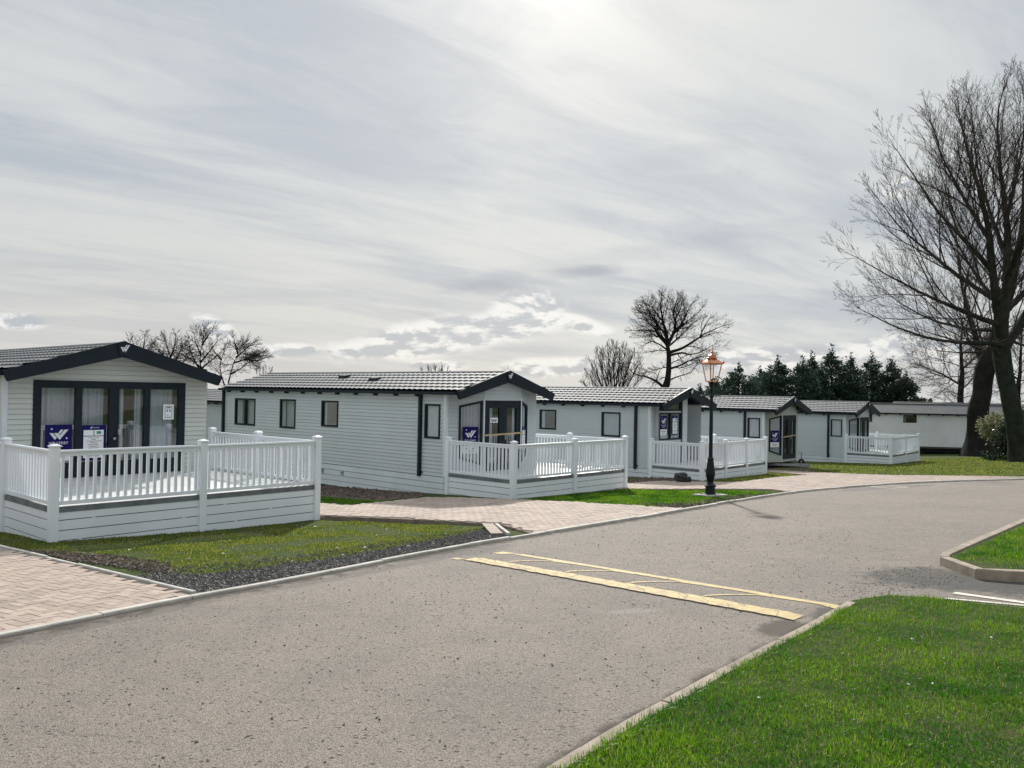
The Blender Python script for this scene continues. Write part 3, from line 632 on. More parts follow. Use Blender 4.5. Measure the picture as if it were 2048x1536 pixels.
# ------------------------------------------------------------------ caravans
def frame(p0, p1):
    d = np.array(p1, float) - np.array(p0, float); L = float(np.hypot(*d)); d /= L
    return (tuple(p0), tuple(d), (float(d[1]), float(-d[0])), L)      # normal to the right of travel
def clip_poly(P, a, b, keep_below=True):     # keep z <= a + b*s
    out = []; n = len(P)
    for i in range(n):
        p, q = P[i], P[(i + 1) % n]; dp = a + b * p[0] - p[1]; dq = a + b * q[0] - q[1]
        if dp >= 0: out.append(p)
        if (dp >= 0) != (dq >= 0):
            t = dp / (dp - dq); out.append((p[0] + (q[0] - p[0]) * t, p[1] + (q[1] - p[1]) * t))
    return out
def siding(mb, fr, z0, z1, openings=(), roof=(), row=.1, flat=False):
    """clapboards on the outside of a wall frame; openings (s0,s1,z0,z1) are left open; roof = [(a,b)] top lines"""
    L = fr[3]; nrow = int(math.ceil((z1 - z0) / row - 1e-6))
    P = lambda a, n, z: (fr[0][0] + fr[1][0] * a + fr[2][0] * n, fr[0][1] + fr[1][1] * a + fr[2][1] * n, z)
    for r in range(nrow):
        za, zb = z0 + r * row, min(z0 + (r + 1) * row, z1)
        cuts = sorted({za, zb} | {z for o in openings for z in (o[2], o[3]) if za < z < zb})
        for ca, cb in zip(cuts, cuts[1:]):
            zm = (ca + cb) / 2; seg = [(0, L)]
            for o in openings:
                if o[2] < zm < o[3]:
                    ns = []
                    for a, b in seg:
                        if o[0] > a: ns.append((a, min(b, o[0])))
                        if o[1] < b: ns.append((max(a, o[1]), b))
                    seg = [q for q in ns if q[1] - q[0] > 1e-4]
            for a, b in seg:
                pg = [(a, ca), (b, ca), (b, cb), (a, cb)]
                for (ra, rb) in roof: pg = clip_poly(pg, ra, rb) if pg else pg
                if len(pg) < 3: continue
                off = (lambda z: .004) if flat else (lambda z: .018 - .013 * (z - za) / row)
                if not flat and abs(ca - za) < 1e-6:
                    gp_ = [(q[0], max(q[1], za + .007)) for q in pg]
                    mb.poly([P(s_, off(z_), z_) for s_, z_ in gp_]); back = [(a, za), (b, za), (b, za + .03), (a, za + .03)]
                    for (ra, rb) in roof: back = clip_poly(back, ra, rb) if back else back
                    if len(back) > 2: mb.poly([P(s_, -.012, z_) for s_, z_ in back])
                    continue
                mb.poly([P(s_, off(z_), z_) for s_, z_ in pg])
                zl = min(q[1] for q in pg)
                lo = [q for q in pg if abs(q[1] - zl) < 1e-6]
                if len(lo) == 2 and abs(zl - za) < 1e-6:
                    s_, e_ = lo; mb.poly([P(s_[0], -.002, za), P(e_[0], -.002, za), P(e_[0], off(za), za), P(s_[0], off(za), za)])
def window(root, fr, s0, s1, z0, z1, panes=1, fw=.055, oz=0, name='window', curtain='drape', topL=None, topR=None, botL=None, botR=None, mull=.05, dark=DARK, proud=.03):
    """a framed opening; top and bottom may slope"""
    tl = z1 if topL is None else topL; tr = z1 if topR is None else topR; bl = z0 if botL is None else botL; br = z0 if botR is None else botR
    top = lambda s: tl + (tr - tl) * (s - s0) / (s1 - s0); bot = lambda s: bl + (br - bl) * (s - s0) / (s1 - s0)
    mb = MB(oz); e = .004
    mb.fprism(fr, [(s0, bot(s0)), (s0 + fw, bot(s0 + fw)), (s0 + fw, top(s0 + fw)), (s0, top(s0))], -.07, proud)
    mb.fprism(fr, [(s1 - fw, bot(s1 - fw)), (s1, bot(s1)), (s1, top(s1)), (s1 - fw, top(s1 - fw))], -.07, proud)
    a, b = s0 + fw, s1 - fw
    mb.fprism(fr, [(a, top(a) - fw), (b, top(b) - fw), (b, top(b)), (a, top(a))], -.07, proud)
    mb.fprism(fr, [(a, bot(a)), (b, bot(b)), (b, bot(b) + fw), (a, bot(a) + fw)], -.07, proud)
    W = (b - a) / panes
    for k in range(1, panes):
        m = a + W * k; mb.fprism(fr, [(m - mull, bot(m) + fw), (m + mull, bot(m) + fw), (m + mull, top(m) - fw), (m - mull, top(m) - fw)], -.065, proud - .004)
    fo = mb.build(name, dark, root)
    P = lambda q, n, z: (fr[0][0] + fr[1][0] * q + fr[2][0] * n, fr[0][1] + fr[1][1] * q + fr[2][1] * n, z)
    for k in range(panes):
        x0 = a + W * k + (mull if k else 0); x1 = a + W * (k + 1) - (mull if k < panes - 1 else 0)
        g = MB(oz); g.poly([P(x0, -.01, bot(x0) + fw), P(x1, -.01, bot(x1) + fw), P(x1, -.01, top(x1) - fw), P(x0, -.01, top(x0) - fw)]); g.build('pane', GLASS, fo)
    def cloth(x0, x1, mat, depth=-.060, amp=.018, wl=.09, flare=0):
        c = MB(oz); k = max(6, int((x1 - x0) / .012)); ids = []
        ph = random.uniform(0, 6)
        for i in range(k + 1):
            s = x0 + (x1 - x0) * i / k; nn_ = depth + amp * math.sin(s / wl * 6.283 + ph + .8 * math.sin(s * 9)) + .3 * amp * math.sin(s * 131)
            zt = top(s) - fw * .4; zb = bot(s) + fw * .3
            ids.append([c.pt(P(s, nn_ * 1.0, zt)), c.pt(P(s, nn_ * 1.1, (zt + zb) / 2)), c.pt(P(s + flare * (s - (x0 + x1) / 2), nn_, zb))])
        for p, q in zip(ids, ids[1:]): c.f.append([p[0], q[0], q[1], p[1]]); c.f.append([p[1], q[1], q[2], p[2]])
        c.build('curtain', mat, fo, smooth=True)
    if curtain == 'voile': cloth(a, b, VOILE)
    elif curtain == 'drape':
        cloth(a, a + (b - a) * .24, DRAPE); cloth(b - (b - a) * .24, b, DRAPE); cloth(a, b, VOILE, -.10, .010)
    elif curtain == 'side': cloth(a, a + (b - a) * .22, VOILE); cloth(b - (b - a) * .16, b, DRAPE)
    elif curtain == 'dark': cloth(a, a + (b - a) * .18, DRAPE)
    return fo
def rooftiles(mb, u0, u1, ve, ze, vr, zr, rowh=.32, colw=.22):
    """pantile-like pressed sheet from ridge (vr,zr) down to eave (ve,ze)"""
    sl = math.hypot(vr - ve, zr - ze); nr = max(1, round(sl / rowh)); dv, dz = (ve - vr) / sl, (ze - zr) / sl
    nv_, nz_ = (-dz, dv) if ve > vr else (dz, -dv)
    nz = abs(dv); nvv = abs(dz) * (1 if ve > vr else -1)
    nc = int((u1 - u0) / colw * 8); us = np.linspace(u0, u1, nc + 1)
    rows = []
    for r in range(nr):
        for frac, lift in ((0, .0), (1, .040)):
            t = sl * (r + frac) / nr; row = []
            for u in us:
                ph = u / colw + (.5 if r % 2 else 0); w = .022 * (abs(math.sin(ph * math.pi)) ** .8)
                hh = .012 + lift * .9 + w
                row.append(mb.pt((u, vr + dv * t + nvv * hh, zr + dz * t + nz * hh)))
            rows.append(row)
    for a, b in zip(rows, rows[1:]):
        for k in range(nc): mb.f.append([a[k], a[k + 1], b[k + 1], b[k]])
def caravan(loc, th, h0, W, u0, length, kind, label, wall=SIDING, side_windows=(), downpipes=(), ze=1.27, zr=1.80, skirt=True, roofm=ROOFT, over=.10, uf=.54, tiles=True, vents=(), trim=SKIRT, oz_floor=-.98, group='static holiday caravans', plain=False):
    """local frame: x = out of the gable, y = along the gable, z measured from the handrail datum (h0 above ground).
       u0 = front corner of the side walls, uf = bargeboard line ahead of it"""
    root = empty('holiday_caravan', loc, -th); tag(root, label, 'caravan', group)
    ub = u0 - length; zf = oz_floor; slope = (zr - ze) / (W / 2 + over)
    zw = zr - .05 - slope * (W / 2)            # wall top under the roof
    # --- side walls
    frL = frame((ub, 0), (u0, 0)); opL = [(a - ub, b - ub, c, d) for a, b, c, d, *_ in side_windows]
    mb = MB(h0); siding(mb, frL, zf, zw, opL, flat=plain); wl = mb.build('wall', wall, root)
    frR = frame((u0, W), (ub, W)); mb = MB(h0); siding(mb, frR, zf, zw, flat=plain); mb.build('wall', wall, root)
    frB = frame((ub, W), (ub, 0)); rl = [(zw + 0 * 0, slope), (zw + slope * W, -slope)]
    mb = MB(h0); siding(mb, frB, zf, zr - .05, roof=rl, flat=plain); mb.build('wall', wall, root)
    for a, b, c, d, pn, cu in side_windows: window(root, frL, a - ub, b - ub, c, d, pn, oz=h0, curtain=cu)
    # --- gable front
    def top_at(v): return zr - .05 - slope * abs(v - W / 2)
    def roofline(fr):   # lines z = a + b*s along a frame for both slopes
        o, d = fr[0], fr[1]
        return [(zr - .05 - slope * (W / 2) + slope * o[1], slope * d[1]), (zr - .05 + slope * (W / 2) - slope * o[1], -slope * d[1])]
    gf = {}
    if kind == 'flat':
        fr = frame((u0, 0), (u0, W)); gf['front'] = fr; dz0, dz1 = -.86, 1.09; da = .50; db = W - .52
        mb = MB(h0); siding(mb, fr, zf, zr, [(da, db, dz0, dz1)], roofline(fr)); mb.build('wall', wall, root)
        f = window(root, fr, da, db, dz0, dz1, 4, fw=.15, oz=h0, name='patio_door', curtain='none', mull=.065)
        f2 = MB(h0)
        m = da + .15 + (db - da - .3) / 2; f2.fbox(fr, m - .10, m + .10, -.05, .036, dz0 + .15, dz1 - .15); f2.fbox(fr, da + .15, db - .15, -.05, .028, dz0 + .15, dz0 + .30); f2.build('door_stile', DARK, f)
        P = lambda q, n, z: (fr[0][0] + fr[1][0] * q + fr[2][0] * n, fr[0][1] + fr[1][1] * q + fr[2][1] * n, z)
        for (x0, x1, mt, dp) in ((da + .16, da + .84, VOILE, -.22), (da + .92, m - .12, VOILE, -.22), (m + .12, m + .28, VOILE, -.18), (m + .50, m + .66, VOILE, -.18), (m + .74, db - .17, VOILE, -.22)):
            c = MB(h0); k = 40; ids = []
            for i in range(k + 1):
                s = x0 + (x1 - x0) * i / k; q = dp + .022 * math.sin(s * 62) + .01 * math.sin(s * 23); ids.append((c.pt(P(s, q, dz1 - .12)), c.pt(P(s, q, dz0 + .2))))
            for p, q in zip(ids, ids[1:]): c.f.append([p[0], q[0], q[1], p[1]])
            c.build('curtain', VOILE, f, smooth=True)
    elif kind == 'bow':
        w1, b1 = .40, 1.08; d = .345; W2 = W
        pts = [(u0, 0), (u0, w1), (u0 + d, b1), (u0 + d, W2 - b1), (u0, W2 - w1), (u0, W2)]
        for i in range(5):
            fr = frame(pts[i], pts[i + 1]); L = fr[3]; ops = []
            if i in (1, 3): ops = [(.05, L - .04, -.72, 1.05)]
            if i == 2: ops = [(.02, L - .02, -.86, 1.05)]
            mb = MB(h0); siding(mb, fr, zf, zr, ops, roofline(fr)); mb.build('wall', wall, root)
            if i == 1:
                window(root, fr, .05, L - .04, 0, 0, 1, oz=h0, name='bay_window', curtain='voile', topL=.90, topR=1.05, botL=-.50, botR=-.70); gf['left'] = fr
                mb = MB(h0); mb.fprism(fr, [(.05, .90), (L - .04, 1.05), (.05, 1.06)], -.01, .006); mb.build('infill_panel', wall, root); mb = MB(h0); mb.fprism(fr, [(.05, -.72), (L - .04, -.72), (L - .04, -.70), (.05, -.50)], -.01, .006); mb.build('infill_panel', wall, root)
            if i == 3:
                window(root, fr, .04, L - .05, 0, 0, 1, oz=h0, name='bay_window', curtain='voile', topL=1.05, topR=.90, botL=-.70, botR=-.50); gf['right'] = fr
                mb = MB(h0); mb.fprism(fr, [(.04, 1.05), (L - .05, .90), (L - .05, 1.06)], -.01, .006); mb.build('infill_panel', wall, root); mb = MB(h0); mb.fprism(fr, [(.04, -.72), (L - .05, -.72), (L - .05, -.50), (.04, -.70)], -.01, .006); mb.build('infill_panel', wall, root)
            if i == 2:
                gf['front'] = fr
                f = window(root, fr, .02, L - .02, -.86, 1.05, 2, fw=.06, oz=h0, name='patio_door', curtain='side', mull=.035)
                mb = MB(h0); m = L / 2
                for a, b in ((.08, m - .035), (m + .035, L - .08)):
                    for s_ in (a, b - .12): mb.fbox(fr, s_, s_ + .12, -.045, .022, -.80, .99)
                    mb.fbox(fr, a + .12, b - .12, -.045, .022, -.80, -.66); mb.fbox(fr, a + .12, b - .12, -.045, .022, .85, .99)
                mb.build('door_stile', DARK, f)
                mb = MB(h0); mb.fbox(fr, m + .05, m + .08, .022, .07, -.02, .10); mb.build('handle', STEEL, f)
            if i == 2:
                for a_, b_ in ((-.03, .018), (L - .018, L + .03)): tb = MB(h0); tb.fbox(fr, a_, b_, -.02, .024, zf, 1.12); tb.build('corner_trim', trim, root)
    elif kind == 'porch':
        # glazed half gable with a pillar at its inner end; the right half stands back under the roof
        a1, a2, a3 = .30, 1.86, 2.20; d = .16; back = 1.35
        segs = [((u0, 0), (u0, a1), None), ((u0 + d, a1), (u0 + d, a2), 'g'), ((u0 + d + .06, a2), (u0 + d + .06, a3), None), ((u0 + d + .06, a3), (u0 - back, a3 + .02), None), ((u0 - back, a3 + .02), (u0 - back, W), None)]
        for p, q, o in segs:
            fr = frame(p, q); L = fr[3]; ops = []
            if o == 'g': ops = [(.03, L - .02, .0, .97), (.03, L - .02, 1.03, 1.62)]
            mb = MB(h0); siding(mb, fr, zf, zr, ops, roofline(fr), row=.1); mb.build('wall', wall, root)
            if o == 'g':
                gf['front'] = fr
                window(root, fr, .03, L - .02, .0, .97, 2, fw=.05, oz=h0, name='bay_window', curtain='drape', mull=.035)
                t0 = 1.06; window(root, fr, .03, L - .02, 0, 0, 1, fw=.05, oz=h0, name='gable_window', curtain='none', botL=1.03, botR=1.03, topL=1.10, topR=1.55)
        for q in (a1,): 
            fr = frame((u0, a1), (u0 + d, a1)); mb = MB(h0); siding(mb, fr, zf, zr, (), roofline(fr)); mb.build('wall', wall, root)
    elif kind == 'plain':
        fr = frame((u0, 0), (u0, W)); gf['front'] = fr; mb = MB(h0); siding(mb, fr, zf, zr, (), roofline(fr), flat=plain); mb.build('wall', wall, root)
    # --- corner trims
    tb = MB(h0); A = lambda *q: [(p[0], p[1]) for p in q]
    pr = [(u0 - .07, -.026), (u0 + .026, -.026), (u0 + .026, .06), (u0 + .001, .06), (u0 + .001, -.002), (u0 - .07, -.002)]
    a_ = [tb.pt((p[0], p[1], zf)) for p in pr]; b_ = [tb.pt((p[0], p[1], zw)) for p in pr]; tb.f += [a_[::-1], b_] + [[a_[i], a_[(i + 1) % 6], b_[(i + 1) % 6], b_[i]] for i in range(6)]
    tb.build('corner_trim', trim, root)
    tb = MB(h0); tb.box(ub - .02, ub + .06, -.026, -.002, zf, zw); tb.build('corner_trim', trim, root)
    # --- floor and inner lining
    mb = MB(h0); mb.box(ub + .01, u0 - .02, .02, W - .02, zf - .12, zf + .02); mb.build('floor', FLOORM, root)
    mb = MB(h0); mb.box(u0 - 3.2, u0 - 3.12, .05, W - .05, zf + .02, zw - .02)
    mb.box(ub + 3.4, ub + 3.48, .05, W - .05, zf + .02, zw - .02); mb.box(ub + .1, u0 - 3.3, W * .55, W * .55 + .05, zf + .02, zw - .02); mb.box(ub + .05, u0 - .05, .04, W - .04, zw - .06, zw - .03); mb.build('partition', ROOM, root)
    # --- roof
    uF = u0 + uf; uB = ub - .12; mb = MB(h0)
    if tiles:
        rooftiles(mb, uB, uF, -over, ze, W / 2, zr); rooftiles(mb, uB, uF, W + over, ze, W / 2, zr)
    else:
        for ve in (-over, W + over): mb.hexa([(uB, ve, ze - .03), (uF, ve, ze - .03), (uF, W / 2, zr - .03), (uB, W / 2, zr - .03), (uB, ve, ze + .01), (uF, ve, ze + .01), (uF, W / 2, zr + .01), (uB, W / 2, zr + .01)])
    rf = mb.build('roof', roofm, root)
    mb = MB(h0); k = 9
    for ve in (-over, W + over): mb.hexa([(uB + .02, ve, ze - .035), (uF - .02, ve, ze - .035), (uF - .02, W / 2, zr - .035), (uB + .02, W / 2, zr - .035), (uB + .02, ve, ze - .005), (uF - .02, ve, ze - .005), (uF - .02, W / 2, zr - .005), (uB + .02, W / 2, zr - .005)])
    mb.build('soffit', DARK if roofm is ROOFT else UNDER, rf)
    mb = MB(h0); mb.tube([(uB - .01, W / 2, zr + .02), (uF + .01, W / 2, zr + .02)], .055, 10); mb.build('ridge_cap', roofm if roofm is not ROOFT else ROOFT, rf)
    for (vu, vv) in vents:
        zz = zr - slope * (W / 2 - vv); mb = MB(h0); mb.hexa([(vu - .2, vv - .12, zz - .04), (vu + .2, vv - .12, zz - .04), (vu + .2, vv + .12, zz + .02), (vu - .2, vv + .12, zz + .02), (vu - .17, vv - .10, zz + .10), (vu + .17, vv - .10, zz + .10), (vu + .17, vv + .1, zz + .14), (vu - .17, vv + .1, zz + .14)]); mb.build('roof_vent', DARK, rf)
    # --- bargeboards
    if kind != 'plain':
        bd = .255
        for sgn in (-1, 1):
            ve = W / 2 + sgn * (W / 2 + over + .06); ze2 = ze + .02; mb = MB(h0); n0, n1 = uF - .03, uF + .05
            pl = [(ve, ze2 - .02), (ve - sgn * .10, ze2 - bd + .035), (W / 2 + sgn * .02, zr - bd + .005), (W / 2, zr + .085)]
            if sgn > 0: pl[3] = (W / 2 + .0005, zr + .085); pl[2] = (W / 2 + .0205, zr - bd + .005)
            pl = pl if sgn > 0 else pl[::-1]
            a = [mb.pt((n0, p[0], p[1])) for p in pl]; b = [mb.pt((n1, p[0], p[1])) for p in pl]
            mb.f += [a[::-1], b] + [[a[i], a[(i + 1) % 4], b[(i + 1) % 4], b[i]] for i in range(4)]
            bb = mb.build('bargeboard', DARK, root)
            if sgn > 0:
                mb = MB(h0); fr = frame((uF + .055, 0), (uF + .055, W)); mb.fprism(fr, [(W / 2 - .13, zr + .03), (W / 2, zr + .082), (W / 2 + .13, zr + .03), (W / 2 + .10, zr - .215), (W / 2 - .10, zr - .215)], -.01, .02); ap = mb.build('apex_plate', DARK, bb)
                mb = MB(h0); logo(mb, fr, W / 2 - .085, zr - .145, .19, .15, .021); mb.build('logo', LOGOW, ap)
    # --- gutter, brackets, downpipes
    mb = MB(h0); mb.box(uB, uF - .04, -over - .075, -over + .005, ze - .085, ze - .005)
    for k in range(int(length / .9)): mb.box(ub + .4 + k * .9, ub + .48 + k * .9, -over - .03, -.015, ze - .14, ze - .086)
    mb.build('gutter', DARK, root)
    for du in downpipes:
        mb = MB(h0); mb.box(du - .045, du + .045, -.095, -.018, -1.02, ze - .086); mb.box(du + .046, du + .10, -.06, -.03, -.92, -.88); mb.build('downpipe', DARK, root)
    # --- below the floor
    zg = -h0 - .25
    if skirt:
        mb = MB(h0)
        for (x0, x1, y0, y1) in ((ub, u0, -.035, -.015), (ub, u0, W + .015, W + .035)):
            z = zf - .01; mb.box(x0, x1, y0, y1, z - .145, z + .0); z -= .158
            while z > zg: mb.box(x0, x1, y0, y1, z - .146, z); z -= .158
        for (y0, y1) in ((0.0, W),):
            z = zf - .01
            while z > zg: mb.box(u0 + .003, u0 + .02, y0, y1, z - .146, z); z -= .158
        mb.build('skirting', SKIRT, root)
        mb = MB(h0); mb.box(ub + .1, u0 - .1, .05, .08, zg, zf - .15); mb.box(u0 - .13, u0 - .10, .1, W - .1, zg, zf - .15); mb.build('chassis', UNDER, root)
    else:
        mb = MB(h0); mb.box(ub + .1, u0 - .1, .5, .62, zf - .42, zf - .125); mb.box(ub + .1, u0 - .1, W - .62, W - .5, zf - .42, zf - .125)
        for k in range(5): mb.box(ub + 1 + k * length / 5.2, ub + 1.25 + k * length / 5.2, .45, .67, zg, zf - .42); mb.box(ub + 1 + k * length / 5.2, ub + 1.25 + k * length / 5.2, W - .67, W - .45, zg, zf - .42)
        mb.box(ub + .5, u0 - .6, W - .3, W - .2, zg, zf - .2)
        mb.build('chassis', UNDER, root)
    return root, gf, h0
def place(root, fr, s, z, n, h0):
    """world matrix of a point on a wall frame, x along wall, y up, z out"""
    th = -root.rotation_euler[2]; d = fr[1]; nr = fr[2]
    M = Matrix(((d[0], 0, nr[0]), (d[1], 0, nr[1]), (0, 1, 0))).to_4x4()
    M.translation = Vector((fr[0][0] + d[0] * s + nr[0] * n, fr[0][1] + d[1] * s + nr[1] * n, z + h0))
    return Matrix.Translation(root.location) @ Matrix.Rotation(root.rotation_euler[2], 4, 'Z') @ M
def flatbox(mb, x0, x1, y0, y1, z0=0, z1=.002): mb.box(x0, x1, y0, y1, z0, z1)
FLATFR = ((0, 0), (1, 0), (0, 0))
def sign_logo(M, w, h, label, group, strip=True):
    root = empty('window_poster', M.translation); root.matrix_world = M; tag(root, label, 'poster', group)
    bs = .30 * h if strip else 0
    mb = MB(); mb.box(0, w, 0, h, 0, .004); mb.build('backing', PAPER, root)
    mb = MB(); mb.box(0, w, bs, h, .004, .006); pn = mb.build('blue_panel', NAVY, root)
    mb = MB(); a = .70 * w; b = .40 * (h - bs) * 1.0; x = .16 * w; y = bs + .40 * (h - bs)
    for poly in LOGO:
        i0 = [mb.pt((x + p[0] * a, y + p[1] * b, .006)) for p in poly]; i1 = [mb.pt((x + p[0] * a, y + p[1] * b, .008)) for p in poly]
        k = len(poly); mb.f += [i1] + [[i0[i], i0[(i + 1) % k], i1[(i + 1) % k], i1[i]] for i in range(k)]
    for cx, cy in ((.24, .83), (.80, .46)):
        mb.lathe([(.035 * w, .0062), (.035 * w, .008)], 12, (cx * w, bs + cy * (h - bs)))
    mb.build('logo', LOGOW, pn)
    V, F = text_mesh('WILLERBY', .155 * w); mb = MB(); mb.v = [(v[0] + w * .5, v[1] + bs + .27 * (h - bs), .0085) for v in V]; mb.f = F; mb.build('lettering', PAPER, pn)
    mb = MB(); mb.box(.33 * w, .67 * w, bs + .13 * (h - bs), bs + .155 * (h - bs), .0065, .008); mb.build('small_print', LOGOW, pn)
    if strip:
        mb = MB(); mb.box(.22 * w, .42 * w, .17 * h, .205 * h, .0045, .006); mb.box(.50 * w, .78 * w, .17 * h, .205 * h, .0045, .006); mb.box(.3 * w, .7 * w, .09 * h, .11 * h, .0045, .006); mb.build('small_print', INK, root)
    return root
def sign_price(M, w, h, label, group):
    root = empty('price_poster', M.translation); root.matrix_world = M; tag(root, label, 'poster', group)
    mb = MB(); mb.box(0, w, 0, h, 0, .004); mb.build('blue_panel', NAVY, root)
    mb = MB(); mb.box(.11 * w, .50 * w, .70 * h, .86 * h, .004, .006); mb.box(.53 * w, .90 * w, .70 * h, .86 * h, .004, .006); mb.box(.11 * w, .90 * w, .25 * h, .68 * h, .004, .006); mb.box(.11 * w, .90 * w, .07 * h, .23 * h, .004, .006); pp = mb.build('white_panel', PAPER, root)
    mb = MB(); mb.box(.62 * w, .80 * w, .745 * h, .825 * h, .0065, .008); mb.build('green_label', GREENP, pp)
    mb = MB()
    for y, a, b in ((.63, .30, .72), (.585, .42, .6), (.54, .24, .82), (.49, .36, .66), (.44, .28, .7), (.39, .33, .68), (.34, .3, .74), (.17, .2, .8), (.12, .25, .72)): mb.box(a * w, b * w, y * h, (y + .014) * h, .0065, .0075)
    mb.build('small_print', INK, pp)
    mb = MB()
    for poly in LOGO:
        i1 = [mb.pt((.36 * w + p[0] * .10 * w, .895 * h + p[1] * .06 * h, .0065)) for p in poly]; mb.f.append(i1)
    mb.build('logo', LOGOW, root)
    V, F = text_mesh('WILLERBY', .055 * w); mb = MB(); mb.v = [(v[0] + w * .60, v[1] + .925 * h, .0065) for v in V]; mb.f = F; mb.build('lettering', PAPER, root)
    return root

# ------------------------------------------------------------------ verandas
BAL = None
def veranda(loc, th, h0, D, backL, backR, postsF, postsL, postsR, label, gapL=0.0):
    """deck with front along y at x=0; z from handrail top"""
    global BAL
    root = empty('veranda', loc, -th); tag(root, label, 'veranda', 'white verandas along the caravans')
    # boards
    mb = MB(h0); y = .0
    x = -max(backL, backR) + .02
    while x < -.03:
        yb = D if -x <= backR + .03 else D; mb.box(x, min(x + .135, -.01), .01, D - .01, -.885, -.86); x += .142
    mb.build('deck_floor', DECKB, root)
    mb = MB(h0); mb.box(-.01, .03, -.03, D + .03, -.945, -.862); mb.box(-backL, -.011, -.03, .008, -.945, -.862); mb.box(-backR, -.011, D - .008, D + .03, -.945, -.862); mb.build('deck_edge', FASCIA, root)
    # skirting
    zg = -h0 - .22; mb = MB(h0); z = -.948; hh = .112
    rr = random.Random(int(D * 1000)); 
    while z > zg:
        lo = z - hh
        for (x0, x1, y0, y1) in ((.0, .022, 0, D), (-backL, -.002, -.022, 0), (-backR, -.002, D, D + .022)): mb.box(x0, x1, y0, y1, lo, z)
        for k in range(2):   # spacer clips seen in the gaps
            yy = rr.uniform(.3, D - .3); mb.box(.004, .018, yy, yy + .05, lo - .0125, lo - .0005)
        z = lo - .013; hh = .145
    mb.build('skirting', WHITE, root)
    mb = MB(h0); mb.box(-.10, -.07, .1, D - .1, zg, -.96); mb.box(-backL, -.1, .07, .10, zg, -.96); mb.box(-backR, -.1, D - .1, D - .07, zg, -.96); mb.build('frame', UNDER, root)
    def post(x, y):
        mb = MB(h0); a = .062; mb.box(x - a, x + a, y - a, y + a, zg, .055); p = mb.build('post', WHITE, root)
        c = MB(h0); b = a + .012
        c.box(x - b, x + b, y - b, y + b, .056, .075); c.hexa([(x - b, y - b, .0752), (x + b, y - b, .0752), (x + b, y + b, .0752), (x - b, y + b, .0752), (x - .03, y - .03, .10), (x + .03, y - .03, .10), (x + .03, y + .03, .10), (x - .03, y + .03, .10)])
        c.build('post_cap', WHITE, p)
    def bay(p, q):
        p = np.array(p); q = np.array(q); fr = frame(p, q); L = fr[3]; a, b = .06, L - .06
        mb = MB(h0); mb.fprism(((fr[0]), fr[1], fr[2]), [(a, -.095), (b, -.095), (b, -.03), (a, -.03)], -.022, .022)
        mb.fprism(fr, [(a, -.03), (b, -.03), (b, -.006), (a, -.006)], -.042, .042); mb.fprism(fr, [(a, -.006), (b, -.006), (b, .004), (a, .004)], -.028, .028)
        r = mb.build('railing', WHITE, root)
        mb = MB(h0); mb.fprism(fr, [(a, -.835), (b, -.835), (b, -.775), (a, -.775)], -.025, .025); mb.build('bottom_rail', WHITE, r)
        n = max(2, round((b - a) / .122)); 
        for k in range(n):
            s = a + (b - a) * (k + .5) / n
            bo = bpy.data.objects.new('baluster', BAL); COL.objects.link(bo); bo.parent = r
            bo.location = (fr[0][0] + fr[1][0] * s, fr[0][1] + fr[1][1] * s, h0 - .775); bo.rotation_euler = (0, 0, math.atan2(fr[1][1], fr[1][0]))
    if BAL is None:
        mb = MB(); mb.box(-.024, .024, -.014, .014, 0, .681); o = mb.build('baluster', WHITE); BAL = o.data; bpy.data.objects.remove(o)
    F = [(0.0, y) for y in [0] + list(postsF) + [D]]; Lp = [(0, 0)] + [(-x, 0) for x in postsL]; Rp = [(0, D)] + [(-x, D) for x in postsR]
    done = set()
    for seq in (F, Lp, Rp):
        for x, y in seq:
            if (x, y) not in done: post(x, y); done.add((x, y))
        for p, q in zip(seq, seq[1:]): bay(p, q)
    return root

PC = {1: ((-6.923, 12.441, .693), .719), 2: ((.071, 19.912, .431), .7295), 3: ((6.343, 27.156, .130), .717), 4: ((12.452, 33.593, -.11), .712), 5: ((18.561, 40.031, -.158), .706)}
def L2W(k, u, v):
    (x, y, z), th = PC[k]; return x + u * math.cos(th) + v * math.sin(th), y - u * math.sin(th) + v * math.cos(th)
def put(k, vshift=0.0, dz=0.0):
    (x, y, z), th = PC[k]; x += vshift * math.sin(th); y += vshift * math.cos(th); gzv = g1(x, y)
    return (x, y, gzv), th, z + dz - gzv
LOGOG = 'navy logo posters in caravan windows'; PRICEG = 'white panelled price posters in caravan windows'
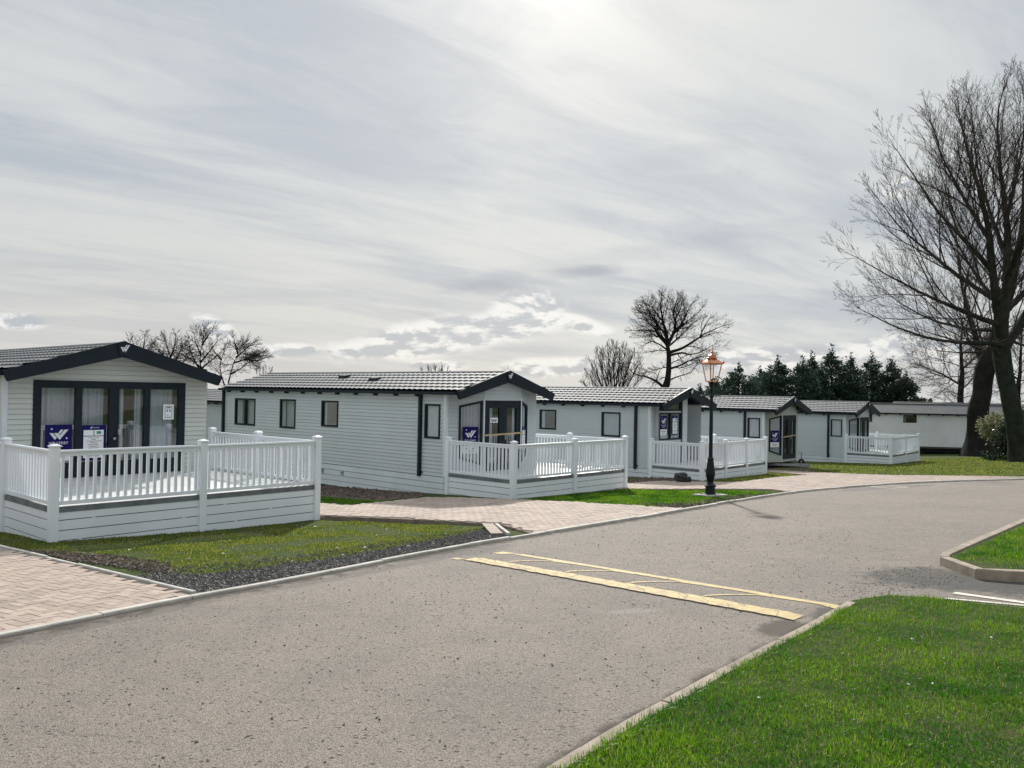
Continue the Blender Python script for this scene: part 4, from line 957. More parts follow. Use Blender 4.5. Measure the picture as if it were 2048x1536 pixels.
# nearest caravan
l, th, h = put(1, .55)
c1, gf1, hh1 = caravan(l, th, h, 4.10, -4.09, 11.4, 'flat', 'nearest holiday caravan, its wide four-panel glazed doors facing the front veranda', SIDING1, ze=1.25, zr=1.84, uf=.36, downpipes=(-15.2,))
fr = gf1['front']
sign_logo(place(c1, fr, .735, -.51, -.008, hh1), .50, .72, 'navy logo poster in the leftmost door pane of the nearest caravan', LOGOG)
sign_price(place(c1, fr, 1.40, -.53, -.008, hh1), .50, .72, 'white and navy price poster beside the logo poster on the nearest caravan doors', PRICEG)
def notice(M, w, h, label):
    root = empty('paper_notice', M.translation); root.matrix_world = M; tag(root, label, 'notice')
    mb = MB(); mb.box(0, w, 0, h, 0, .003); mb.build('sheet', PAPER, root); mb = MB(); t = .012; m = .035
    for b in ((m, w - m, m, m + t), (m, w - m, h - m - t, h - m), (m, m + t, m + t, h - m - t), (w - m - t, w - m, m + t, h - m - t)): mb.box(b[0], b[1], b[2], b[3], .0035, .004)
    mb.box(.07, w - .07, h - .085, h - .06, .0035, .004); mb.box(.075, .10, h - .16, h - .11, .0035, .004); mb.box(w - .10, w - .075, h - .16, h - .11, .0035, .004); mb.box(.08, w - .09, .07, .08, .0035, .004); mb.box(.08, w - .12, .095, .105, .0035, .004)
    mb.build('small_print', INK, root); return root
notice(place(c1, fr, 3.10, .285, -.008, hh1), .235, .33, 'white framed paper notice high in the rightmost door pane of the nearest caravan')
def doorbar():
    M = place(c1, fr, 1.93, -.23, .06, hh1); root = empty('door_bar', M.translation); root.matrix_world = M; tag(root, 'black security bar slanting across the middle of the nearest caravan doors', 'security bar')
    mb = MB(); mb.tube([(0, 0, 0), (.19, .22, 0)], .026, 10); mb.build('bar', DARK, root)
    mb = MB(); mb.tube([(.10, .115, .0), (.13, .15, 0)], .028, 10); mb.build('collar', STEEL, root)
    mb = MB(); mb.box(.18, .24, .20, .33, -.03, .02); mb.lathe([(.03, .021), (.03, .04), (.012, .046)], 12, (.21, .27)); mb.build('lock', STEEL, root)
doorbar()
l, th, h = put(1)
veranda(l, th, h, 4.757, 4.07, 4.07, (2.39,), (2.1, 4.02), (2.10, 4.0), 'nearest veranda, white railings round the deck at the left edge')
# second caravan
l, th, h = put(2)
c2, gf2, hh2 = caravan(l, th, h, 3.66, -2.40, 11.4, 'bow', 'second nearest caravan, long grey side with four windows and a bow front', SIDING,
    side_windows=((-13.02, -11.70, 0.0, .92, 2, 'drape'), (-10.2, -9.31, 0.0, .94, 1, 'drape'), (-7.91, -7.06, .14, .935, 1, 'dark'), (-3.21, -2.60, .01, .935, 1, 'voile')), downpipes=(-3.35, -13.74), vents=((-8.42, 1.2), (-6.5, .9)))
fr = gf2['left']
sign_logo(place(c2, fr, .17, -.38, -.008, hh2), .44, .72, 'navy logo poster in the bow window of the second nearest caravan', LOGOG)
fr = gf2['right']
sign_price(place(c2, fr, .20, -.42, -.008, hh2), .42, .72, 'white and navy price poster right of the doors on the second nearest caravan', PRICEG)
def batten(c, fr, hh, s0, z0, s1, z1, label):
    M = place(c, fr, s0, z0, .055, hh); root = empty('door_batten', M.translation); root.matrix_world = M
    mb = MB(); d = Vector((s1 - s0, z1 - z0, 0)); p = Vector((-d.y, d.x, 0)).normalized() * .022; a = Vector((0, 0, 0))
    pts = [a - p, d - p, d + p, a + p]; mb.hexa([(q.x, q.y, 0) for q in pts] + [(q.x, q.y, .02) for q in pts]); bo = mb.build('strip', WOODB, root); tag(root, label, 'batten', 'timber battens nailed across doors')
    mb = MB()
    for f in (.06, .5, .94): q = d * f; mb.lathe([(.008, .0202), (.006, .024)], 8, (q.x, q.y))
    mb.build('screw', STEEL, root)
batten(c2, gf2['front'], hh2, -.02, .11, 1.52, .15, 'pale timber batten across the doors of the second nearest caravan')
notice(place(c2, gf2['front'], .26, .44, -.008, hh2), .30, .14, 'small white paper notice in the left door of the second nearest caravan')
l, th, h = put(2)
veranda(l, th, h, 4.80, 2.36, 5.2, (2.42,), (2.29,), (2.0, 4.1), 'second nearest veranda, white railings wrapping a bow fronted caravan')
for du in (-7.75, -6.75):
    mb = MB(hh2); mb.box(du - .045, du + .045, -.05, -.036, -1.27, -1.13); mb.tube([(du, -.05, -1.18), (du, -.11, -1.18), (du, -.12, -1.24)], .018, 8); mb.tube([(du - .04, -.08, -1.16), (du + .04, -.08, -1.16)], .012, 6); mb.build('water_tap', STEEL, c2)
# third caravan
l, th, h = put(3)
c3, gf3, hh3 = caravan(l, th, h, 3.66, -2.02, 11.4, 'porch', 'third nearest caravan, its gable half glazed behind the copper topped lamp', SIDING,
    side_windows=((-6.95, -6.14, .20, .96, 1, 'dark'), (-4.05, -3.23, .06, .945, 1, 'voile')), downpipes=(-2.57, -13.3))
fr = gf3['front']
sign_logo(place(c3, fr, .12, .18, -.008, hh3), .46, .68, 'navy logo poster in the glazed gable behind the lamp post', LOGOG)
sign_price(place(c3, fr, .93, .16, -.008, hh3), .42, .70, 'white and navy price poster in the glazed gable behind the lamp post', PRICEG)
veranda(l, th, h, 4.92, 1.98, 5.0, (1.65, 3.30), (1.95,), (2.1, 4.1), 'third nearest veranda, white railings directly behind the lamp post')
# fourth caravan, still on its hitch
l, th, h = put(4)
c4, gf4, hh4 = caravan(l, th, h, 3.66, -2.18, 11.4, 'bow', 'fourth caravan, no veranda or skirting and its towing hitch still on', SIDING,
    side_windows=((-2.92, -2.35, .06, .93, 1, 'voile'),), downpipes=(-3.03,), skirt=False)
for o in list(c4.children):
    if o.name.startswith(('wall', 'infill')) and len(o.data.vertices) and max(v.co.x for v in o.data.vertices) - min(v.co.x for v in o.data.vertices) < 1: o.data.materials[0] = SIDING3
sign_logo(place(c4, gf4['left'], .15, -.33, -.008, hh4), .46, .72, 'navy logo poster on the unskirted caravan with the towing hitch', LOGOG)
batten(c4, gf4['front'], hh4, .0, .10, 1.5, .17, 'pale timber batten across the doors of the caravan with the towing hitch')
def hitch():
    z = -1.16; tu, tv = -1.30, 1.83; mb = MB(hh4)
    for v0 in (1.05, 2.55): mb.hexa([(-2.4, v0, z), (-2.4, v0 + .1, z), (tu, tv + .05, z), (tu, tv - .05, z), (-2.4, v0, z + .1), (-2.4, v0 + .1, z + .1), (tu, tv + .05, z + .1), (tu, tv - .05, z + .1)])
    mb.box(tu - .02, tu + .28, tv - .06, tv + .06, z - .01, z + .11); mb.tube([(tu + .28, tv, z + .06), (tu + .42, tv, z + .08)], .05, 8); mb.box(-1.55, -1.40, tv, 2.36, z + .02, z + .08); d = mb.build('drawbar', STEEL, c4)
    gx = -h - 0.02
    mb = MB(hh4); mb.tube([(-1.47, 2.38, z + .55), (-1.47, 2.38, -hh4 + .18)], .028, 8); mb.tube([(-1.47, 2.38, z + .55), (-1.59, 2.38, z + .60)], .014, 6); d2 = mb.build('jockey_stand', STEEL, d)
    mb = MB(hh4); c = (-1.47, 2.38, -hh4 + .13); ids = []
    for k in range(20):
        a = 2 * math.pi * k / 20; ids.append([mb.pt((c[0] + r * math.cos(a), c[1] + w, c[2] + r * math.sin(a))) for r, w in ((.06, -.045), (.12, -.045), (.14, -.02), (.14, .02), (.12, .045), (.06, .045))])
    for k in range(20):
        p, q = ids[k], ids[(k + 1) % 20]
        for j in range(6): mb.f.append([p[j], q[j], q[(j + 1) % 6], p[(j + 1) % 6]])
    w = mb.build('jockey_wheel', RUBBER, d)
    for s0 in (.55, 2.7):
        mb = MB(hh4); mb.tube([(-2.25, s0, -1.08), (-2.0, s0 - .35, -hh4 + .02)], .04, 8); mb.build('corner_steady', UNDER, c4)
hitch()
# fifth caravan
l, th, h = put(5, dz=-.12)
c5, gf5, hh5 = caravan(l, th, h, 3.66, -2.19, 11.4, 'bow', 'fifth caravan, its bow front beside the big bare trees', SIDING,
    side_windows=((-2.91, -2.34, .06, .94, 1, 'voile'),), downpipes=(-3.02,))
l, th, h = put(5)
veranda(l, th, h, 4.91, 2.15, 5.0, (2.45,), (2.13,), (2.1, 4.1), 'farthest veranda, white railings on the grass before the dark roofed caravan')
# old caravans behind
def old(x, y, th, zr_abs, W, length, label, roofm, tiles, skirt, ze_, zr_, wins=(), u0=0.0, wall=OLDWALL, kind='plain'):
    gzv = g1(x, y); return caravan((x, y, gzv), th, zr_abs - gzv, W, u0, length, kind, label, wall, side_windows=wins, ze=ze_, zr=zr_, skirt=skirt, roofm=roofm, tiles=tiles, plain=True, uf=.1, over=.12, oz_floor=-.95)
th6 = R(98 - 90 + 2)     # long side faces the camera
c6, gf6, hh6 = old(33.4, 54.4, R(12), -.46, 3.1, 12.0, 'old white caravan with a dark roof, partly behind the leaning tree trunk', ROOFD, False, False, 1.28, 1.88,
                   ((-9.75, -8.85, .64, 1.16, 1, 'dark'), (-6.85, -6.02, .64, 1.14, 1, 'dark')))
old(-11.0, 37.6, .72, -.22, 3.66, 11.5, 'grey caravan glimpsed in the gap behind the nearest caravan', ROOFT, True, True, 1.24, 1.79, wall=SIDING, u0=-1.0)
old(35.3, 60.2, 1.05, -.24, 3.2, 9.0, 'white caravan at the far right, half hidden by the pale leaved shrub', ROOFD, False, False, 1.25, 1.75, u0=0)

# ------------------------------------------------------------------ lamp post
def lamp():
    x, y = 5.07, 20.79; z0 = g1(x, y) + .045; root = empty('street_lamp', (x, y, z0), R(22)); tag(root, 'Victorian style street lamp with a copper lantern on a dark green post', 'street lamp')
    H = 3.69
    mb = MB(); mb.box(-.19, .19, -.19, .19, 0, .018)
    mb.lathe([(.135, .018), (.135, .05), (.125, .06), (.12, .17), (.13, .19), (.148, .20), (.148, .225), (.12, .245), (.085, .28), (.078, .32), (.088, .36), (.105, .43), (.118, .50), (.118, .55), (.108, .62), (.092, .72), (.082, .80), (.072, .86), (.08, .88), (.08, .90), (.056, .93), (.050, 1.0), (.046, 1.8), (.040, 2.45), (.060, 2.46), (.060, 2.50), (.040, 2.52), (.038, 2.60)], 18)
    mb.build('post', IRON, root, smooth=False)
    mb = MB(); mb.tube([(-.30, 0, 2.49), (.30, 0, 2.49)], .016, 8)
    for s in (-1, 1): mb.lathe([(.0, 2.47), (.024, 2.478), (.024, 2.50), (.0, 2.51)], 10, (s * .3, 0))
    mb.build('ladder_bar', IRON, root)
    mb = MB(); mb.lathe([(.038, 2.60), (.06, 2.64), (.06, 2.67), (.04, 2.69), (.05, 2.76), (.09, 2.82), (.11, 2.84)], 14); mb.build('lantern_bracket', IRON, root)
    zb, zt, rb, rt = 2.86, 3.30, .145, .24; a = [(math.cos(math.pi / 4 + k * math.pi / 2), math.sin(math.pi / 4 + k * math.pi / 2)) for k in range(4)]
    mb = MB()
    for cx, cy in a: mb.tube([(cx * rb, cy * rb, zb - .01), (cx * rt, cy * rt, zt + .01)], .015, 6)
    for r, z in ((rb, zb), (rt, zt)):
        for k in range(4): p, q = a[k], a[(k + 1) % 4]; mb.tube([(p[0] * r, p[1] * r, z), (q[0] * r, q[1] * r, z)], .014, 6)
    fr = mb.build('lantern_frame', COPPER, root)
    for k in range(4):
        p, q = a[k], a[(k + 1) % 4]; g = MB(); g.poly([(p[0] * rb, p[1] * rb, zb), (q[0] * rb, q[1] * rb, zb), (q[0] * rt, q[1] * rt, zt), (p[0] * rt, p[1] * rt, zt)]); g.build('pane', LGLASS, fr)
    mb = MB()
    def ring(r, z): return [mb.pt((c[0] * r, c[1] * r, z)) for c in a]
    prof = [(.285, 3.295), (.29, 3.32), (.23, 3.365), (.13, 3.425), (.11, 3.43)]
    rr = [ring(*p) for p in prof]
    for p, q in zip(rr, rr[1:]):
        for k in range(4): mb.f.append([p[k], p[(k + 1) % 4], q[(k + 1) % 4], q[k]])
    mb.f.append(rr[0][::-1]); mb.f.append(rr[-1])
    for c in a: mb.lathe([(.022, 3.32), (.026, 3.345), (.012, 3.372), (.004, 3.385)], 8, (c[0] * .29, c[1] * .29))
    mb.lathe([(.105, 3.43), (.135, 3.445), (.135, 3.46), (.09, 3.475), (.085, 3.50), (.105, 3.51), (.105, 3.522), (.06, 3.545), (.035, 3.56), (.03, 3.58), (.045, 3.595), (.045, 3.61), (.02, 3.63), (.012, 3.66), (.004, 3.72)], 16)
    mb.build('lantern_roof', COPPER, root)
    mb = MB(); mb.lathe([(.03, 2.84), (.03, 2.92), (.012, 2.93)], 10); mb.build('bulb_holder', IRON, root)
lamp()
def bag():
    x, y = 5.42, 25.98; root = empty('rubbish_bag', (x, y, g1(x, y) + .03)); tag(root, 'black plastic sack slumped on the path below the third veranda', 'bag')
    rr = random.Random(3)
    def blob(cx, cy, cz, rx, ry, rz, sd):
        bm = bmesh.new(); bmesh.ops.create_icosphere(bm, subdivisions=3, radius=1); r2 = random.Random(sd); ph = [r2.uniform(0, 6) for _ in range(6)]
        for v in bm.verts:
            d = 1 + .10 * math.sin(v.co.x * 5 + ph[0]) + .08 * math.sin(v.co.y * 7 + ph[1]) + .06 * math.sin(v.co.z * 9 + ph[2] + v.co.x * 4)
            q = Vector((abs(v.co.x) ** .8 * math.copysign(1, v.co.x), abs(v.co.y) ** .8 * math.copysign(1, v.co.y), abs(v.co.z) ** .7 * math.copysign(1, v.co.z))) * d
            v.co = Vector((cx + q.x * rx, cy + q.y * ry, max(0.0, cz + q.z * rz)))
        return bm
    me = bpy.data.meshes.new('sack'); bm = blob(0, 0, .15, .20, .16, .15, 2); bm.to_mesh(me); bm.free(); me.materials.append(BAGM); o = bpy.data.objects.new('sack', me); COL.objects.link(o); o.parent = root
    me = bpy.data.meshes.new('loose_end'); bm = blob(.20, .02, .09, .10, .10, .10, 5); bm.to_mesh(me); bm.free(); me.materials.append(BAGM); o = bpy.data.objects.new('loose_end', me); COL.objects.link(o); o.parent = root
bag()

# ------------------------------------------------------------------ bare trees
def ico_tubes(chains, sides, lumpy=0):
    V = []; F = []; o = 0
    ang = 2 * np.pi * np.arange(sides) / sides; ca, sa = np.cos(ang), np.sin(ang)
    for P, rad in chains:
        P = np.asarray(P); n = len(P)
        if n < 2: continue
        T = np.gradient(P, axis=0); T /= np.linalg.norm(T, axis=1)[:, None] + 1e-9
        ref = np.where(np.abs(T[:, 2:3]) > .9, np.array([[1., 0, 0]]), np.array([[0, 0, 1.]])); a = np.cross(T, ref); a /= np.linalg.norm(a, axis=1)[:, None] + 1e-9; b = np.cross(T, a)
        Rr = np.repeat(np.asarray(rad)[:, None], sides, 1)
        if lumpy: z_ = np.arange(n)[:, None] * .3; Rr = Rr * (1 + lumpy * (.5 * np.sin(2 * ang[None] + 1.1 * z_) + .35 * np.sin(3 * ang[None] - 1.9 * z_ + 1) + .3 * np.sin(5 * ang[None] + 3.1 * z_) + .35 * np.sin(2.3 * z_ + 2)))
        ring = P[:, None] + (a[:, None] * ca[None, :, None] + b[:, None] * sa[None, :, None]) * Rr[..., None]
        V.append(ring.reshape(-1, 3)); i = o + np.arange(n * sides).reshape(n, sides); j = np.roll(i, -1, axis=1)
        F.append(np.stack([i[:-1], j[:-1], j[1:], i[1:]], -1).reshape(-1, 4)); o += n * sides
    return (np.concatenate(V), np.concatenate(F)) if V else (np.zeros((0, 3)), np.zeros((0, 4), int))
class Env:
    """crown envelope: a union of ellipsoids (centre, rx, ry, rz, lowest relative z)"""
    def __init__(s, els): s.e = [(np.array(c, float), np.array((rx, ry, rz), float), lo) for c, rx, ry, rz, lo in els]
    def inside(s, p):
        for c, r, lo in s.e:
            q = (p - c) / r
            if q[2] >= lo and q @ q < 1: return True
        return False
    def reach(s, p, d, far=14.0, step=.35):
        t = step; last = 0
        while t < far:
            if s.inside(p + d * t): last = t
            elif last and t - last > 1.2: break
            t += step
        return last
def unit(v): return v / (np.linalg.norm(v) + 1e-9)
def baretree(name, base, limbs, env, spec, label, mat_t, mat_c, seed, group=None, split=.10, sides=7, flare=1.3, lumpy=.10):
    """limbs: (polyline, r_start, r_end), first one the trunk; spec: per level dict(gap, ang, len, wander, up, rad)"""
    rng = np.random.default_rng(seed); base = np.array(base, float); thick, thin, tw = [], [], []; axis = np.mean([e[0] for e in env.e], 0)
    def spline(P):
        P = np.array(P); out = []
        for i in range(len(P) - 1):
            p0, p1, p2, p3 = P[max(i - 1, 0)], P[i], P[i + 1], P[min(i + 2, len(P) - 1)]; k = max(2, int(np.linalg.norm(p2 - p1) / .30))
            for j in range(k):
                t = j / k; out.append(.5 * ((2 * p1) + (-p0 + p2) * t + (2 * p0 - 5 * p1 + 4 * p2 - p3) * t * t + (-p0 + 3 * p1 - 3 * p2 + p3) * t ** 3))
        out.append(P[-1]); return np.array(out)
    def add(P, rad):
        P = P - base
        if rad[0] > split:
            k = int(np.argmin(rad > split)) if (rad <= split).any() else len(rad); k = max(k, 2); thick.append((P[:k], rad[:k]))
            if k < len(P): thin.append((P[k - 1:], rad[k - 1:]))
        elif rad[0] > .022: thin.append((P, rad))
        else: tw.append((P, rad))
    def side_shoots(P, rad, lev, start, total):
        if lev >= len(spec): return
        sp = spec[lev]; D = np.r_[0, np.cumsum(np.linalg.norm(np.diff(P, axis=0), axis=1))]; s = max(start, sp['gap'] * rng.random()); az = rng.uniform(0, 6.28)
        while s < D[-1]:
            i = min(np.searchsorted(D, s), len(P) - 1); i = max(i, 1); p = P[i - 1] + (P[i] - P[i - 1]) * ((s - D[i - 1]) / max(D[i] - D[i - 1], 1e-6)); t = unit(P[i] - P[i - 1]); az += 2.4 + rng.normal(0, .4)
            a = np.cross(t, np.array([.3, .2, .93])); a = unit(a); b_ = np.cross(t, a); an = sp['ang'] + rng.normal(0, .14)
            d = t * math.cos(an) + (a * math.cos(az) + b_ * math.sin(az)) * math.sin(an)
            out = unit(p - axis); d = unit(d + out * sp.get('out', .15) + np.array([0, 0, sp['up'] * .5]))
            if lev == 0:
                L = env.reach(p, d); L *= rng.uniform(.70, 1.0)
                L = max(min(L, sp['len']), sp['len'] * .16)
            else: L = min(sp['len'], total * .62) * rng.uniform(.55, 1.05) * (1.12 - .55 * s / D[-1])
            shoot(p, d, L, min(sp['rad'] * (.35 + .65 * L / sp['len']), rad[i] * .62), lev)
            s += sp['gap'] * rng.uniform(.6, 1.4)
        t = unit(P[-1] - P[-2])       # the end forks
        for q in range(2 if lev else 4):
            dd = unit(t + rng.normal(0, .30, 3)); shoot(P[-1], dd, (sp['len'] * .30 if lev == 0 else min(sp['len'], total * .5)) * rng.uniform(.6, 1), min(sp['rad'] * .6, rad[-1] * .8), lev)
    def shoot(p, d, L, r, lev):
        sp = spec[lev]; n = max(3, int(L / sp.get('seg', .25))); P = [p]; h = L / n; w = rng.normal(0, sp['wander'], 3)
        for k in range(n):
            w = w * .6 + rng.normal(0, sp['wander'], 3); d = unit(d + w * .5 + np.array([0, 0, sp['up'] * .16])); P.append(P[-1] + d * h)
            if lev > 0 and not env.inside(P[-1]) and k > 1: break
        P = np.array(P); rad = r * (1 - .72 * np.linspace(0, 1, len(P))); rad = np.maximum(rad, sp.get('min', .004)); add(P, rad); side_shoots(P, rad, lev + 1, L * .16, L)
    for j, (pl, ra, rb) in enumerate(limbs):
        P = spline(pl); k = len(P); t = np.linspace(0, 1, k); rad = ra + (rb - ra) * t ** .85
        if j == 0: rad = rad * (1 + (flare - 1) * np.exp(-np.maximum(P[:, 2] - P[0, 2], 0) / .7))
        P = P + np.cumsum(rng.normal(0, .012, P.shape), 0) * (t[:, None] > 0)
        add(P, rad); Ltot = np.linalg.norm(P[-1] - P[0]); side_shoots(P, rad, 0, spec[0].get('bare', .25) * Ltot if j else spec[0].get('clear', .8) * Ltot, Ltot)
    root = empty(name, base); tag(root, label, 'tree', group)
    V, F = ico_tubes(thick, sides + 5, lumpy)
    if len(V): arrmesh('trunk', V, F, mat_t, root, smooth=True)
    Vs, Fs, o = [], [], 0
    for ch, sd in ((thin, 5), (tw, 3)):
        V, F = ico_tubes(ch, sd)
        if len(V): Vs.append(V); Fs.append(F + o); o += len(V)
    arrmesh('crown', np.concatenate(Vs), np.concatenate(Fs), mat_c, root, smooth=True)
    print(label, len(thick), len(thin), len(tw)); return root
def dome(c, rx, ry, rz, n, rng, low=0.0, shell=.5):
    """points in an ellipsoid with more of them near its outside; low = lowest relative z kept"""
    out = []
    while len(out) < n:
        v = rng.normal(0, 1, 3); v /= np.linalg.norm(v); rr = rng.random() ** (1 / 3); rr = rr * (1 - shell) + shell * (.55 + .45 * rng.random())
        v = v * rr
        if v[2] >= low: out.append((c[0] + v[0] * rx, c[1] + v[1] * ry, c[2] + v[2] * rz))
    return out
CP, CR = R(.668), R(1.012)
def at(px, py, dep):      # design aid: point of the place seen at photo pixel (px,py), dep metres away
    x, y = px - 1024, py - 768; c, s = math.cos(CR), math.sin(CR); X, Y = (c * x + s * y) / 1638.09, (-s * x + c * y) / 1638.09
    d = np.array([X, math.cos(CP) + math.sin(CP) * Y, math.sin(CP) - math.cos(CP) * Y]); d = d * dep / d[1]; return np.array([0, 0, EYE]) + d
def line(dep, pts, jy=0): return [at(x, y, dep + (p[0] if p else 0)) for x, y, *p in pts]
def trees():
    G0 = 'big bare trees at the right'
    # right foreground tree
    d = 42; k = d / 1638; b = at(2040, 922, d); b[2] = g1(b[0], b[1]) - .1
    limbs = [([b] + line(d, [(2028, 850), (2012, 770), (2003, 690)]), .46, .40),
             (line(d, [(2003, 690), (1996, 620, -.5), (1984, 540, -1), (1976, 470, -1.5), (1958, 390, -2), (1930, 300, -2.5), (1915, 240, -2.5)]), .30, .03),
             (line(d, [(2003, 690), (2012, 600, .5), (2013, 500, 1), (2005, 400, 1.2), (1994, 310, 1.5), (1992, 230, 1.5), (2000, 185, 1.5)]), .30, .025),
             (line(d, [(2005, 700), (2040, 650, 1), (2085, 560, 1.5), (2120, 450, 2), (2140, 330, 2)]), .28, .03),
             (line(d, [(2010, 560, .5), (2060, 450, -2), (2085, 330, -3), (2090, 220, -3)]), .20, .03),
             (line(d, [(2003, 690), (1960, 688, -2), (1900, 684, -3), (1840, 672, -3.5), (1780, 650, -4), (1720, 622, -4)]), .17, .015),
             (line(d, [(1998, 650, -.5), (1940, 628, -1), (1870, 598, -1.6), (1790, 560, -2), (1720, 520, -2)]), .16, .015),
             (line(d, [(1992, 600, -.6), (1930, 560, 1), (1860, 505, 2), (1800, 450, 2.6), (1762, 400, 3)]), .16, .015),
             (line(d, [(1984, 540, -1), (1930, 480, -2), (1870, 410, -3), (1825, 340, -3.5), (1800, 300, -3.5)]), .15, .015),
             (line(d, [(1978, 480, -1.5), (1930, 400, -.5), (1890, 320, 0), (1865, 250, .5)]), .13, .015),
             (line(d, [(1998, 660), (1930, 655, 2.5), (1850, 632, 4), (1780, 590, 5)]), .14, .015), (line(d, [(2008, 620, .5), (1960, 560, 3), (1910, 480, 4.5), (1870, 400, 5)]), .14, .015),
             (line(d, [(2012, 520, 1), (1975, 420, 3), (1950, 320, 4), (1940, 220, 4)]), .13, .015), (line(d, [(2010, 450, 1), (2040, 330, 2), (2050, 230, 3), (2045, 180, 3)]), .13, .015), (line(d, [(2005, 670), (1975, 700, -1), (1930, 705, -2.5), (1880, 700, -4)]), .09, .015)]
    env = Env([(at(2018, 660, d), 338 * k, 7.5, 495 * k, -.02), (at(1840, 640, d), 155 * k, 5, 70 * k, -.8), (at(1990, 690, d), 140 * k, 4, 40 * k, -.8)])
    spec = [dict(gap=.62, ang=.85, len=4.6, wander=.06, up=.16, rad=.045, bare=.12, clear=.95, out=.55), dict(gap=.46, ang=.62, len=2.0, wander=.07, up=.30, rad=.022, seg=.25), dict(gap=.30, ang=.62, len=.95, wander=.08, up=.3, rad=.012, seg=.24, min=.0055), dict(gap=.27, ang=.6, len=.40, wander=.09, up=.3, rad=.008, seg=.2, min=.0045)]
    baretree('bare_tree', b, limbs, env, spec, 'tall bare tree nearest the right edge, its leaning grey trunk beside the shrub', BARK, TWIG, 3, G0, split=.09)
    # the darker trunk beside it
    d = 51; k = d / 1638; b = at(1958, 914, d); b[2] = g1(b[0], b[1]) - .1
    limbs = [([b] + line(d, [(1958, 870), (1957, 820), (1966, 780), (1975, 735), (1992, 685), (2012, 620, 1), (2030, 540, 2), (2045, 440, 3), (2050, 340, 3)]), .74, .05), (line(d, [(1972, 745), (1960, 710, 2), (1945, 650, 3), (1925, 570, 4), (1915, 480, 4)]), .30, .02), (line(d, [(2010, 620), (2070, 560, 1), (2120, 480, 1)]), .28, .02),
             (line(d, [(1985, 700), (1940, 690, 3), (1880, 672, 4), (1830, 655, 5)]), .16, .015), (line(d, [(1998, 660), (2040, 690, 2), (2090, 690, 3)]), .2, .02)]
    env = Env([(at(2010, 640, d), 205 * k, 6, 330 * k, -.2)])
    spec2 = [dict(gap=.60, ang=.7, len=4.0, wander=.08, up=.3, rad=.05, bare=.25, clear=.42, out=.25), dict(gap=.42, ang=.65, len=1.6, wander=.09, up=.4, rad=.022, seg=.25), dict(gap=.27, ang=.65, len=.8, wander=.1, up=.35, rad=.012, seg=.22, min=.006)]
    baretree('bare_tree', b, limbs, env, spec2, 'thick dark gnarled trunk of the bare tree in front of the old caravan', BARKD, TWIG, 5, G0, split=.12, flare=1.55, lumpy=.14)
    # finer trees behind
    spec3 = [dict(gap=.28, ang=1.0, len=4.0, wander=.09, up=.12, rad=.045, bare=.1, clear=.30, out=.3), dict(gap=.27, ang=.75, len=1.6, wander=.1, up=.2, rad=.02, seg=.25), dict(gap=.18, ang=.7, len=.7, wander=.1, up=.2, rad=.012, seg=.2, min=.008)]
    d = 72; k = d / 1638; b = at(1922, 860, d); b[2] = g1(b[0], b[1]); env = Env([(at(1915, 735, d), 108 * k, 4.5, 100 * k, -.8)])
    baretree('bare_tree', b, [([b] + line(d, [(1922, 800), (1924, 750), (1922, 700), (1925, 650)]), .42, .06), (line(d, [(1923, 770), (1880, 745, 1), (1845, 730, 1)]), .12, .02), (line(d, [(1923, 740), (1960, 705, 1), (1985, 690, 1)]), .12, .02)], env, spec3, 'fine reddish twigged bare tree behind the old dark roofed caravan', BARKD, TWIGW, 6, G0)
    d = 80; k = d / 1638; b = at(2035, 860, d); b[2] = g1(b[0], b[1]); env = Env([(at(2040, 740, d), 85 * k, 4.5, 110 * k, -.8)])
    baretree('bare_tree', b, [([b] + line(d, [(2036, 790), (2040, 720), (2042, 650)]), .36, .05), (line(d, [(2038, 760), (2000, 735), (1975, 725)]), .12, .02)], env, spec3, 'bare tree farthest right, glimpsed between the two great trunks', BARKD, TWIG, 16, G0)
    # round headed tree in the middle distance
    d = 85; k = d / 1638; b = at(1327, 830, d); b[2] = g1(b[0], b[1])
